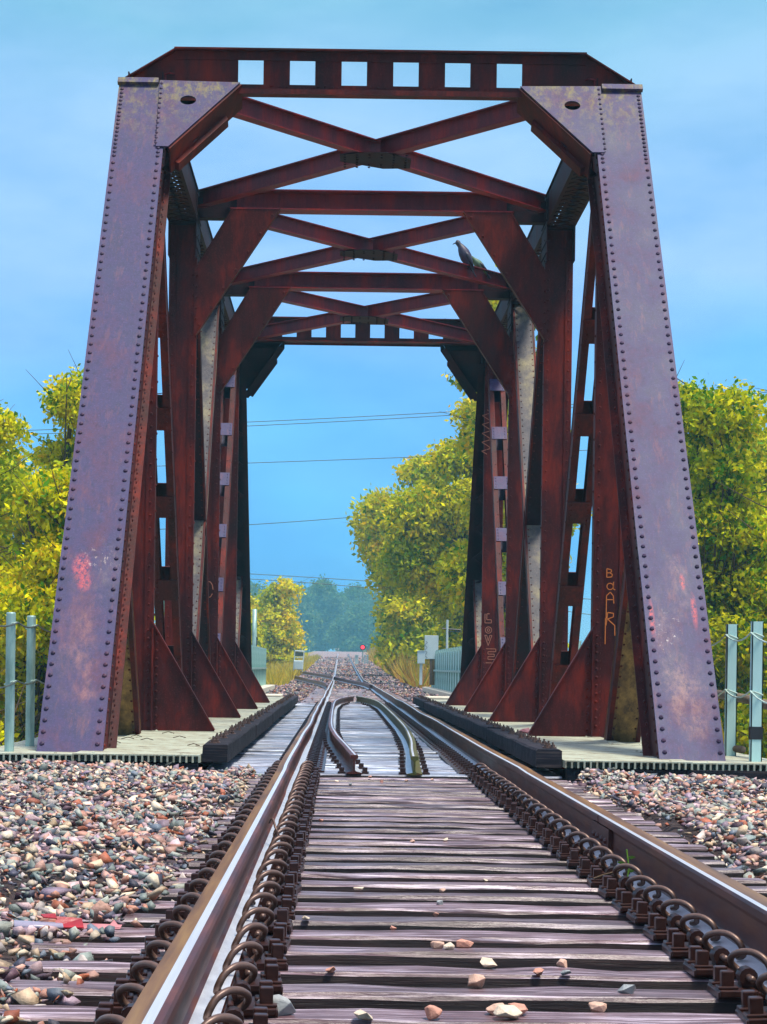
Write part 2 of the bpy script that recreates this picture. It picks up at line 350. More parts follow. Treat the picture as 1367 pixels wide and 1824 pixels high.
# ------------------------------------------------------------------ terrain
def zprof(y):            # the line climbs gently beyond the bridge
    y = np.asarray(y, float)
    t = np.clip((y-105)/200, 0, None)
    return 2.3*t**1.15
def groundz(x, y):
    x = np.asarray(x, float); y = np.asarray(y, float)
    z = -0.33-.25*(y < 17.5)+zprof(y)*1.0
    side = np.clip((np.abs(x+.08)-5)/6, 0, 1); z = z-side*1.6*(y < 1e9)
    river = np.clip((y-17.6)/1.0, 0, 1)*np.clip((50.5-y)/2, 0, 1); z = z-river*2.6
    return z
def build_ground():
    xs = np.unique(np.concatenate([np.linspace(-900, -30, 14), np.linspace(-30, 30, 61), np.linspace(30, 900, 14)]))
    ys = np.unique(np.concatenate([np.linspace(-60, 0, 7), np.linspace(0, 120, 121), np.linspace(120, 400, 57), np.linspace(400, 1500, 12)]))
    X, Y = np.meshgrid(xs, ys); Z = groundz(X, Y)
    Z = Z+np.where(np.abs(X) > 6, rng.normal(0, .08, X.shape), 0)
    Z[Y > 420] = groundz(0, 420)-1.5
    V = np.c_[X.ravel(), Y.ravel(), Z.ravel()]; nx = len(xs); i, j = np.meshgrid(np.arange(len(ys)-1), np.arange(nx-1), indexing='ij')
    a = (i*nx+j).ravel(); F = np.c_[a, a+1, a+nx+1, a+nx]
    m, t, b, oc = newmat('ground_soil')
    n1 = noise(t, oc, .35, 7, .7); n2 = noise(t, oc, 14, 5, .8); sp = nn(t, 'ShaderNodeSeparateXYZ'); t.links.new(oc, sp.inputs[0])
    ax = mth(t, 'ABSOLUTE', sp.outputs[0])
    c1 = ramp_node(t, n2, [(.35, (.10, .07, .08)), (.5, (.26, .19, .19)), (.65, (.42, .34, .32))])
    c2 = ramp_node(t, n1, [(.35, (.22, .14, .03)), (.55, (.35, .24, .05)), (.7, (.14, .16, .02))])
    k = mth(t, 'MULTIPLY_ADD', mth(t, 'ADD', ax, mth(t, 'MULTIPLY', n1, 2)), 1.2, -6.6, clamp=True)
    t.links.new(mixc(t, k, c1, c2), b.inputs['Base Color']); b.inputs['Roughness'].default_value = .95; bump(t, b, n2, .8, .05)
    o = np_mesh('ground', V, F, m); tag(o, kind='structure')
build_ground()
gmat = simple('ballast_bed', [(.02, .012, .012), (.05, .03, .03), (.10, .07, .06)], 30, .9, bmp=.8, bdist=.03)
# ballast bed under the stones (approach)
def bed():
    xs = np.linspace(-6, 6, 61); ys = np.linspace(-3, 17.15, 60); X, Y = np.meshgrid(xs, ys); Z = balz(X, Y)-.03
    V = np.c_[X.ravel(), Y.ravel(), Z.ravel()]; nx = len(xs); i, j = np.meshgrid(np.arange(len(ys)-1), np.arange(nx-1), indexing='ij')
    a = (i*nx+j).ravel(); tag(np_mesh('ballast_bed', V, np.c_[a, a+1, a+nx+1, a+nx], gmat), kind='structure')
def balz(x, y):
    x = np.asarray(x, float); y = np.asarray(y, float)
    wob = .018*np.sin(x*3.1+y*1.3)+.014*np.sin(x*7.3-y*2.1)+.012*np.sin(y*4.7)
    left = np.clip((-.95-x)/.12, 0, 1); right = np.clip((x-(1.22+.0*y))/.2, 0, 1)
    zl = -.212+.035*np.clip((y-7.5)/5, 0, 1)+wob; zr = -.195+wob
    z = -.315 + left*(zl+.315) + right*(zr+.315)
    z = z-np.clip((np.abs(x)-4.2)/2, 0, 1)*.5
    return z
bed()

# ------------------------------------------------------------------ ballast stones
def hull_protos(n, k0=7, k1=10):
    out_ = []
    for i in range(n):
        bm = bmesh.new(); k = random.randint(k0, k1)
        for j in range(k):
            v = Vector((random.gauss(0, 1), random.gauss(0, 1), random.gauss(0, 1))).normalized()*random.uniform(.8, 1.05)
            bm.verts.new((v.x*random.uniform(.9, 1.15), v.y*.8, v.z*.56))
        bmesh.ops.convex_hull(bm, input=bm.verts)
        for v in [v for v in bm.verts if not v.link_faces]: bm.verts.remove(v)
        bmesh.ops.triangulate(bm, faces=bm.faces); bm.verts.index_update()
        V = np.array([v.co[:] for v in bm.verts]); F = np.array([[v.index for v in f.verts] for f in bm.faces]); out_.append((V, F)); bm.free()
    return out_
PROTO = hull_protos(16); PROTO2 = hull_protos(12, 14, 18)
PAL = np.array([(.55,.40,.26),(.66,.55,.40),(.42,.20,.14),(.55,.31,.24),(.34,.10,.05),(.20,.24,.22),(.30,.32,.27),(.13,.16,.20),(.05,.05,.075),(.09,.045,.06),(.28,.20,.25),(.42,.36,.33),(.48,.33,.34)])
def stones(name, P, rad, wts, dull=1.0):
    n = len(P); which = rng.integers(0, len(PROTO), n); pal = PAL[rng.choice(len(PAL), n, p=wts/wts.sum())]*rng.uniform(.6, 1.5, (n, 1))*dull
    A = rng.uniform(0, 2*math.pi, n); T = rng.normal(0, .45, n); T2 = rng.normal(0, .45, n)
    Vs, Fs, Cs, b = [], [], [], 0
    for k, (PV, PF) in enumerate(PROTO):
        idx = np.where(which == k)[0]
        if not len(idx): continue
        ca, sa, ct, st, cu, su = (f(a[idx]) for a in (A, T, T2) for f in (np.cos, np.sin))
        V = PV[None]*rad[idx][:, None, None]*rng.uniform(.75, 1.2, (len(idx), 1, 3))
        x, y, z = V[..., 0], V[..., 1], V[..., 2]
        y, z = y*ct[:, None]-z*st[:, None], y*st[:, None]+z*ct[:, None]
        x, z = x*cu[:, None]+z*su[:, None], -x*su[:, None]+z*cu[:, None]
        x, y = x*ca[:, None]-y*sa[:, None], x*sa[:, None]+y*ca[:, None]
        V = np.stack([x, y, z], -1)+P[idx][:, None, :]
        nv = len(PV); F = PF[None]+(np.arange(len(idx))*nv)[:, None, None]+b
        Vs.append(V.reshape(-1, 3)); Fs.append(F.reshape(-1, 3)); Cs.append(np.repeat(pal[idx], nv, 0)); b += len(idx)*nv
    return np_mesh(name, np.concatenate(Vs), np.concatenate(Fs), M['stone'], np.concatenate(Cs))
def approach_gravel():
    L = []
    N = 95000
    y = rng.uniform(3.5, 17.05, N); x = rng.uniform(-4.1, 4.3, N)
    lim = (x > -.415-.1515*y-.9) & (x < -.415+.19*y+.9)
    edge = rng.normal(0, .07, N)+.10*np.sin(y*2.3)
    leftm = x < -.98+edge*.7-.10*(y < 7)
    rb = 1.34+edge*.8+.07*np.sin(y*1.1)
    rightm = (x > rb) & (y > 4)
    sparse = (x > -1.02) & (x < 1.3) & (rng.uniform(0, 1, N) < .10) & ((y*1.0 % TIE_SP) > .0)
    ok = lim & (leftm | rightm)
    x, y = x[ok], y[ok]
    # near the camera the tie ends show through between the stones
    on_tie = ((y-TIE_Y0) % TIE_SP) < .23
    prox = np.clip((-1.0-x)/1.0, 0, 1)
    drop = on_tie & (x < 0) & (rng.uniform(0, 1, len(x)) < np.clip(1.02-(y-5.2)/6.0-prox*.5, 0, .92))
    x, y = x[~drop], y[~drop]
    r = np.clip(rng.lognormal(math.log(.0215), .42, len(x)), .009, .060)
    z = balz(x, y)+r*.25+rng.uniform(0, .03, len(x))
    far = np.clip((y-11)/5, 0, 1)
    o = stones('ballast', np.c_[x, y, z], r, np.array([3.0,2.4,2.2,2.8,1.4,2.6,2.6,1.8,1.8,1.6,2.0,2.2,2.4]))
    tag(o, 'multicoloured crushed stone ballast beside the ties in front of the bridge', 'gravel', kind='stuff')
    # small stones lying deep between the ties, inside and beside the rails
    N = 5200; y = rng.uniform(4, 17, N); x = rng.uniform(-1.3, 1.45, N)
    gap = ((y-TIE_Y0) % TIE_SP); ok = (gap > .26) & (gap < TIE_SP-.03); x, y = x[ok], y[ok]
    r = rng.uniform(.015, .035, len(x)); z = np.full(len(x), -.30)+rng.uniform(0, .03, len(x))
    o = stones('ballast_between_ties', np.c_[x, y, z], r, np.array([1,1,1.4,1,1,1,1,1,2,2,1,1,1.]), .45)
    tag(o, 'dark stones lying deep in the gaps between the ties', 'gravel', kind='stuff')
    # beyond the bridge
    N = 34000; y = 50+rng.uniform(0, 1, N)**1.6*230; x = rng.uniform(-7, 8, N)
    r = rng.uniform(.035, .07, N)*(1+(y-50)/90); z = -.30+zprof(y)+rng.uniform(0, .10, N)-.0*x
    inn = np.abs(x) < 1.35; z[inn] -= .02
    ok = (np.abs(x) < np.where(y > 95, 3.1, 4.4)+rng.normal(0, .4, N)); x, y, z, r = x[ok], y[ok], z[ok], r[ok]
    z += np.where((np.abs(x) > 1.5) & (y < 62), .08, 0)
    o = stones('ballast_beyond_bridge', np.c_[x, y, z], r, np.array([1,.6,1.6,1.4,.6,.6,.6,1.6,2,1.6,3,1,2.]), .72)
    tag(o, 'pinkish grey ballast around the track beyond the bridge', 'gravel', kind='stuff')
TIE_SP, TIE_Y0 = .408, 4.02

# ------------------------------------------------------------------ the bridge
CX, HW = -0.08, 2.465
ZB, ZT, DECK = -1.0, 6.62, -.074
S = [17.3+6.11*i+.1 for i in range(6)]         # panel points, 20 ft apart
SL = Vector((0, 5.70, 6.77)).normalized()       # direction of the inclined end posts
NF = Vector((0, -SL.z, SL.y))                   # their outward (front-up) normal
F0 = Vector((0, 17.78, -.07))                   # a point on the front face, at deck level
bridge = empty('truss_bridge', (0, 0, 0))
tag(bridge, 'rusty riveted steel through truss bridge spanning the track ahead', 'bridge')
def X(s, off): return CX+s*off

def end_post(s, far=False):
    """front one leans away; the far one is its mirror image about mid-span"""
    YM = (S[0]+S[5])/2
    def P(off, t, dep):   # t along the post from deck level, dep behind the front face
        p = F0+SL*t-NF*dep
        y = p.y if not far else 2*YM-p.y
        return Vector((X(s, off), y, p.z))
    n = NF if not far else Vector((0, -NF.y, NF.z))
    up = SL if not far else Vector((0, -SL.y, SL.z))
    t0, t1 = -1.1, 8.83
    plate = MB()
    # cover plate
    def slab(mb, o0, o1, ta, tb, d0, d1, mi=0):
        vs = [P(o, t, d) for d in (d0, d1) for (o, t) in ((o0, ta), (o1, ta), (o1, tb), (o0, tb))]
        mb.add(vs, [(0,1,2,3),(4,5,6,7),(0,1,5,4),(1,2,6,5),(2,3,7,6),(3,0,4,7)], mi)
    slab(plate, HW-.262, HW+.262, t0, t1, 0, .016)
    if not far: slab(plate, HW-.262, HW+.262, t0, 2.21, -.008, -.001)
    for o in (HW-.215, HW+.225):
        tt = 0.06
        while tt < t1-.05:
            plate.rivet(P(o, tt, -.009 if tt < 2.2 and not far else 0), n, .0205, 1)
            tt += .118 if tt < 7.5 else .066
    post = plate.build('end_post', [M['face'] if not far else M['shaded_rust'], M['rivet']], bridge)  # far posts face down towards the camera and take the painted-shade steel
    for o0, o1 in ((HW-.238, HW-.222), (HW+.222, HW+.238)):
        sides = MB()
        slab(sides, o0, o1, t0, t1-.12, .018, .46)
        # angles front and back
        sg = -1 if o0 < HW else 1
        slab(sides, min(o0, o0+sg*.02), max(o1, o1+sg*.02)-.002, t0, t1-.14, .02, .10)
        slab(sides, min(o0-.004, o0+sg*.07), max(o1+.004, o1+sg*.05), t0, t1-.14, .463, .478)
        face = Vector((s*sg, 0, 0)); oo = (o0-.022) if sg < 0 else (o1+.02)
        for dd, st in ((.06, .118), (.42, .118)):
            tt = .1
            while tt < t1-.3: sides.rivet(P(oo, tt, dd), face, .016); tt += st
        sides.build('side_plate', M['rust'] if not far else M['shaded_rust'], post)
    lac = MB(); k = 0; tt = .2
    while tt < 7.8:
        a, b_ = (HW-.2, HW+.2) if k % 2 else (HW+.2, HW-.2)
        lac.bar(P(a, tt, .485), P(b_, tt+.36, .485), .055, .010, up=n); tt += .36; k += 1
    lac.build('lacing', M['shaded_rust'], post)
    if not far:
        cap = MB()
        slab(cap, HW-.15, HW+.275, t1-.03, t1+.05, -.045, -.001)
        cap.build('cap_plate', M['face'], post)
    return P, n

def polyplate(mb, pts, hole, n, th, mi=0):
    """flat plate from outline pts with an optional hole loop"""
    bm = bmesh.new(); n = Vector(n).normalized()
    def loop(ps):
        vs = [bm.verts.new(p) for p in ps]; return [bm.edges.new((vs[i], vs[(i+1) % len(vs)])) for i in range(len(vs))]
    es = loop(pts)+(loop(hole) if hole else [])
    g = bmesh.ops.triangle_fill(bm, use_beauty=True, use_dissolve=False, edges=es, normal=n)
    fs = [f for f in g['geom'] if isinstance(f, bmesh.types.BMFace)]
    e = bmesh.ops.extrude_face_region(bm, geom=fs); bmesh.ops.translate(bm, vec=-n*th, verts=[v for v in e['geom'] if isinstance(v, bmesh.types.BMVert)])
    bm.verts.index_update(); mb.add([v.co for v in bm.verts], [tuple(v.index for v in f.verts) for f in bm.faces], mi); bm.free()

def portal(far=False):
    YM = (S[0]+S[5])/2
    fy = (lambda y: 2*YM-y) if far else (lambda y: y)
    ysg = -1 if far else 1
    yb = 23.62
    mat = M['rust']
    web = MB()
    zb, zt = 6.66, 7.07; sq0, sq1 = 6.735, 6.995
    y0, y1 = sorted((fy(yb), fy(yb+.014)))
    # web cut round the six square openings
    web.box(X(1, -1.9), X(1, 1.9), y0, y1, zb, sq0); web.box(X(1, -1.9), X(1, 1.9), y0, y1, sq1, zt)
    cs = [(-2.5+i)*.544 for i in range(6)]; e = [-1.9]
    for c in cs: e += [c-.133, c+.133]
    e.append(1.9)
    for i in range(0, len(e), 2): web.box(X(1, e[i]), X(1, e[i+1]), y0, y1, sq0, sq1)
    web.box(X(1, -2.15), X(1, -1.9), y0, y1, zb, zt); web.box(X(1, 1.9), X(1, 2.15), y0, y1, zb, zt)
    for s in (-1, 1): web.prism([(X(s, 2.15), y0, zb), (X(s, 2.74), y0, zb), (X(s, 2.74), y0, zb+.05), (X(s, 2.15), y0, zt)], (0, .014, 0))
    for c in [-2.1+.08*i for i in range(53)]:
        if all(abs(c-q) > .14 for q in cs): web.rivet((X(1, c), fy(yb)-ysg*.0, zb+.055), (0, -ysg, 0), .012)
    o = web.build('portal_beam', mat, bridge)
    fl = MB()
    def ybox(mb, xa, xb, a, b, za, zz, mi=0):
        c, d = sorted((fy(a), fy(b))); mb.box(xa, xb, c, d, za, zz, mi)
    ybox(fl, X(-1, 2.16), X(1, 2.16), yb-.12, yb+.16, zt, zt+.018)
    ybox(fl, X(-1, 2.16), X(1, 2.16), yb-.016, yb-.002, zt-.085, zt)
    ybox(fl, X(-1, 2.72), X(1, 2.72), yb-.13, yb+.16, zb-.020, zb-.002)
    ybox(fl, X(-1, 1.5), X(1, 1.5), yb-.132, yb-.118, zb-.055, zb-.002)
    for s in (-1, 1): fl.bar((X(s, 2.15), fy(yb), zt+.008), (X(s, 2.75), fy(yb), zb+.055), .2, .014, up=(0, 0, 1))
    fl.build('portal_flange', M['rust'], o)
    return o

def gusset(s, P, n, far=False):
    mb = MB()
    T = lambda z: (z+.07)/SL.z
    outl = [P(o, T(z), -.022) for o, z in ((2.305, 6.715), (1.464, 6.70), (2.15, 5.86), (2.275, 5.86))]
    hole = [P(1.99+.083*math.cos(a), T(6.455)+.078*math.sin(a), -.022) for a in [2*math.pi*i/18 for i in range(18)]]
    polyplate(mb, outl, hole, n, .016)
    for i in range(13): mb.rivet(P(2.28, T(5.9+i*.064), -.022), n, .0165, 1)
    g = mb.build('gusset_plate', [M['face'] if not far else M['shaded_rust'], M['rivet']], bridge)
    fl = MB()
    a, b_ = (1.464, T(6.70)), (2.15, T(5.86))
    vs = []
    for (o, t) in (a, b_):
        for dep in (0.0, .30): vs.append(P(o, t, dep))
    e = (vs[2]-vs[0]).normalized(); dn = n.cross(e).normalized()
    if dn.z > 0: dn = -dn
    fl.add(vs+[v+dn*.02 for v in vs], [(0,1,3,2),(4,5,7,6),(0,1,5,4),(1,3,7,5),(3,2,6,7),(2,0,4,6)])
    # back lip of the flange and a short stiffening angle on its underside
    a0, b0 = P(a[0], a[1], .30), P(b_[0], b_[1], .30)
    fl.add([a0, b0, b0-dn*.10, a0-dn*.10]+[q-n*.014 for q in (a0, b0, b0-dn*.10, a0-dn*.10)], [(0,1,2,3),(4,5,6,7),(0,1,5,4),(1,2,6,5),(2,3,7,6),(3,0,4,7)])
    q0 = a0.lerp(b0, .22)+n*.10; q1 = a0.lerp(b0, .95)+n*.10
    fl.add([q0, q1, q1+dn*.075, q0+dn*.075+(q1-q0)*.06]+[q-n*.10 for q in (q0, q1, q1+dn*.075, q0+dn*.075+(q1-q0)*.06)], [(0,1,2,3),(4,5,6,7),(0,1,5,4),(1,2,6,5),(2,3,7,6),(3,0,4,7)])
    fl.build('gusset_flange', M['rust'] if not far else M['shaded_rust'], g)
    bk = MB()   # dark sheet added behind the hole so that it stays black
    bk.add([P(o, T(z), .16) for o, z in ((2.2, 6.62), (1.65, 6.62), (1.9, 6.1), (2.2, 6.1))], [(0, 1, 2, 3)])
    bk.prism([P(o, T(z), .16) for o, z in ((2.2, 6.64), (1.60, 6.64), (2.05, 6.0), (2.2, 6.0))], -n*.01)
    bk.build('added_hole_backing', M['shaded_rust'], g)

def vertical(s, i):
    y = S[i]; mb = MB()
    y0, y1 = y-.16, y+.16; zt = 6.42
    xi, xo = X(s, HW-.165), X(s, HW+.165)
    xa, xb = min(xi, xo), max(xi, xo)
    mb.box(xa+.01, xb-.01, y0, y0+.014, ZB, zt)                         # front plate
    mb.box(xa+.01, xb-.01, y1-.014, y1, ZB, zt)
    mb.box(xa-.002, xa+.012, y0+.016, y1-.016, ZB, zt); mb.box(xb-.012, xb+.002, y0+.016, y1-.016, ZB, zt)
    # raised edge angles, front face
    mb.box(xa-.018, xa+.075, y0-.014, y0-.002, ZB, zt); mb.box(xb-.075, xb+.018, y0-.014, y0-.002, ZB, zt)
    for xx, sx in ((xa, -1), (xb, 1)): mb.box(min(xx+sx*.006, xx+sx*.018), max(xx+sx*.006, xx+sx*.018), y0, y0+.09, ZB, zt)
    st = .13
    for xx in (xa+.03, xb-.03): mb.rivets((xx, y0-.014, 0), (xx, y0-.014, zt-.1), st, (0, -1, 0), .0135)
    mb.rivets((xi-s*.018, y0+.05, 0), (xi-s*.018, y0+.05, zt-.1), .26, (-s, 0, 0), .016)
    for z in [0+.08*k for k in range(13)]: mb.rivet((xi+s*.06, y0-.014, z), (0, -1, 0), .0145)
    v = mb.build('vertical_post', M['rust'] if (i in (1, 2) or s > 0) else M['rust'], bridge)
    if i in (1, 2, 3, 4):
        b = MB()
        zt_, tip = 1.08, 1.631
        yy = y0-.030
        b.prism([(X(s, HW-.10), yy, DECK+.004), (X(s, tip), yy, DECK+.004), (X(s, tip), yy, DECK+.03), (X(s, HW-.165), yy, zt_), (X(s, HW-.10), yy, zt_)], (0, .012, 0))
        b.bar((X(s, tip), yy+.03, DECK+.02), (X(s, HW-.165), yy+.03, zt_), .11, .012, up=(0, 0, 1))
        for z in [.0+.085*k for k in range(12)]:
            b.rivet((X(s, HW-.225), yy, z), (0, -1, 0), .0165)
            b.rivet((X(s, HW-.135), yy, z+.04), (0, -1, 0), .0165)
        b.box(min(X(s, HW-.19), X(s, HW-.176)), max(X(s, HW-.19), X(s, HW-.176)), yy-.06, yy-.001, DECK+.004, 1.0)
        b.build('knee_bracket', M['rust'], v)
    if i in (2, 3):
        k = MB(); yy = y0-.034
        k.prism([(X(s, 1.20), yy, 6.62), (X(s, 1.83), yy, 6.62), (X(s, HW-.15), yy, 5.80), (X(s, HW-.15), yy, 4.93)], (0, .014, 0))
        k.bar((X(s, 1.20), yy+.06, 6.62), (X(s, HW-.16), yy+.06, 4.93), .14, .014, up=(0, 0, 1))
        k.bar((X(s, 1.83), yy+.06, 6.60), (X(s, HW-.16), yy+.06, 5.80), .14, .012, up=(0, 0, 1))
        a = Vector((X(s, 1.27), yy, 6.58)); b_ = Vector((X(s, HW-.19), yy, 5.03)); k.rivets(a, b_, .26, (0, -1, 0), .017)
        k.rivets((X(s, HW-.18), yy, 5.1), (X(s, HW-.18), yy, 5.78), .13, (0, -1, 0), .017)
        k.build('knee_brace', M['rust'], v)
    return v

def diagonal(s, ya, za, yb, zb, style):
    a = Vector((X(s, HW), ya, za)); b = Vector((X(s, HW), yb, zb)); d = (b-a).normalized(); L = (b-a).length
    n = Vector((1, 0, 0)).cross(d).normalized()     # normal in the truss plane
    if n.y > 0: n = -n                              # towards the camera
    mb = MB()
    def q(o, t, dep): return a+d*t+Vector((o, 0, 0))-n*dep
    if style == 'batten':
        for o in (-.105, .105):
            sg = 1 if o > 0 else -1
            mb.bar(q(o+sg*.03, .25, 0), q(o+sg*.03, L-.25, 0), .012, .25, up=n)
            for dep in (-.13, .13): mb.bar(q(o, .25, dep), q(o, L-.25, dep), .085, .012, up=n)
            for dep in (-.137,):
                mb.rivets(q(o-sg*.02, .5, dep), q(o-sg*.02, L-.4, dep), .3, n, .012)
            mb.rivets(q(o+sg*.037, .5, -.09), q(o+sg*.037, L-.4, -.09), .3, (sg, 0, 0), .013)
        bps = []; t = 1.1
        while t < L-.8:
            for dep in (-.144, .144):
                bp = MB(); bp.bar(q(0, t, dep), q(0, t+.30, dep), .27, .010, up=n); bps.append(bp)
                if dep < 0:
                    for o in (-.1, .1):
                        for k in range(4): bp.rivet(q(o, t+.045+k*.07, -.149), n, .012)
            t += 1.22
        o_ = mb.build('diagonal', M['rust'], bridge)
        for bp in bps: bp.build('batten_plate', M['rust'] if n.z < .3 else M['face'], o_)  # up-facing battens take the steel with sky violet painted in
    else:
        mat = {'pale': M['pale'], 'dark': M['shaded_rust'], 'ochre': M['ochre']}[style]  # pale and dark styles paint light and shade on the crossing diagonals
        w_ = .30
        mb.bar(q(0, .05, -.125), q(0, L-.05, -.125), w_, .012, up=n)
        mb.bar(q(0, .05, .125), q(0, L-.05, .125), w_, .012, up=n)
        o_ = mb.build('diagonal', mat, bridge)
        e = MB()
        for o in (-.14, .14):
            sg = 1 if o > 0 else -1
            e.bar(q(o, .05, 0), q(o, L-.05, 0), .012, .236, up=n)
            e.bar(q(o+sg*.004, .05, -.137), q(o+sg*.004, L-.05, -.137), .03 if style != 'ochre' else .045, .012, up=n)
            e.rivets(q(o-sg*.035, .3, -.131), q(o-sg*.035, L-.3, -.131), .13, n, .012)
        e.build('edge_angle', M['rust'], o_)
    return o_

def top_chord(s):
    mb = MB(); z0, z1 = 6.42, 6.83; ya, yb = S[1]+.22, S[4]-.22
    for o in (-.165, .165):
        x = X(s, HW)+o; sg = 1 if o > 0 else -1
        mb.box(x-.007, x+.007, ya, yb, z0, z1)
        for z in (z0, z1): mb.box(min(x-sg*.06, x+sg*.03), max(x-sg*.06, x+sg*.03), ya, yb, z-.007 if z == z0 else z-.0, z if z == z0 else z+.007)
    c = mb.build('top_chord', M['shaded_rust'], bridge)
    l = MB()
    for z in (z0-.014, z1+.014):
        y = ya+.1; k = 0
        while y < yb-.1:
            for a, b in ((-.14, .14), (.14, -.14)):
                l.bar((X(s, HW)+a, y, z), (X(s, HW)+b, y+.24, z), .05, .010, up=(0, 0, 1))
            y += .24; k += 1
    l.build('lacing', M['shaded_rust'], c)
    for i in (1, 2, 3, 4):
        t = MB(); y = S[i]+{1: .50, 4: -.50}.get(i, 0); t.box(X(s, HW)-.185, X(s, HW)-.172, y-.40, y+.40, 5.95 if i in (2, 3) else 6.3, 6.85); t.box(X(s, HW)+.172, X(s, HW)+.185, y-.40, y+.40, 5.95 if i in (2, 3) else 6.3, 6.85)
        t.box(X(s, HW)-.17, X(s, HW)+.17, y-.35, y+.35, 6.385, 6.395)
        for yy in [-.35+.0875*k for k in range(9)]:
            for zz in (6.05, 6.2, 6.48, 6.75): t.rivet((X(s, HW)-s*.186, y+yy, zz), (-s, 0, 0), .014)
        t.build('chord_splice', M['shaded_rust'], c)

def laterals():
    zc = 6.73
    for i in (1, 2, 3):
        ya, yb = S[i]+.1, S[i+1]-.15
        ends = [((X(-1, 2.26), ya), (X(1, 2.26), yb)), ((X(1, 2.26), ya), (X(-1, 2.26), yb))]
        for k, (a, b) in enumerate(ends):
            A = Vector((*a, zc)); B = Vector((*b, zc)); d = (B-A).normalized(); mid = (A+B)/2
            segs = [(A, B)] if k == 0 else [(A, mid-d*.10), (mid+d*.10, B)]
            for p, q in segs:
                mb = MB()
                mb.bar(p, q, .010, .19); mb.bar(p, q, .15, .012, oh=.10); mb.bar(p, q, .15, .012, oh=-.10)
                mb.build('lateral_brace', M['brace'], bridge)
        g = MB(); ym = (ya+yb)/2
        g.prism([(X(1, -.42), ym-.30, zc-.125), (X(1, -.12), ym-.42, zc-.125), (X(1, .12), ym-.42, zc-.125), (X(1, .42), ym-.10, zc-.125), (X(1, .42), ym+.38, zc-.125), (X(1, .1), ym+.42, zc-.125), (X(1, -.42), ym+.05, zc-.125)], (0, 0, .012))
        for a in range(6):
            for b in range(6):
                if abs(a-2.5) > .9 or abs(b-2.5) > .9: g.rivet((X(1, -.36+a*.144), ym-.32+b*.128, zc-.126), (0, 0, -1), .018)
        g.build('brace_gusset', M['shaded_rust'], bridge)
    for i in (2, 3):
        y = S[i]; mb = MB()
        mb.box(X(-1, 1.86), X(1, 1.86), y-.005, y+.005, 6.62, 6.85)
        for z in (6.612, 6.858): mb.box(X(-1, 1.86), X(1, 1.86), y-.20, y+.12, z-.008, z+.008)
        st = mb.build('top_strut', M['brace'], bridge)
        for s in (-1, 1):
            e = MB()
            xa, xb = sorted((X(s, 1.78), X(s, 2.29)))
            e.box(xa, xb, y-.10, y+.10, 6.50, 6.605); e.box(xa, xb, y-.012, y-.006, 6.605, 6.80)
            e.box(*sorted((X(s, 1.86), X(s, 2.29))), y-.22, y-.21, 6.62, 6.74)
            e.build('strut_end', M['shaded_rust'], st)

def graffiti(strokes, x, y, z, sc, mat, name, parent, r=.007):
    mb = MB()
    for st in strokes:
        pts = [(x+px*sc, y, z+pz*sc) for px, pz in st]
        for p, q in zip(pts[:-1], pts[1:]):
            mb.bar(p, q, .003, r*2, up=(0, 0, 1) if abs(p[2]-q[2]) < abs(p[0]-q[0]) else (1, 0, 0))
    mb.build(name, mat, parent)
def arc(cx, cz, r, a0, a1, n=9, rz=None):
    rz = rz or r
    return [(cx+r*math.cos(R(a0+(a1-a0)*i/n)), cz+rz*math.sin(R(a0+(a1-a0)*i/n))) for i in range(n+1)]

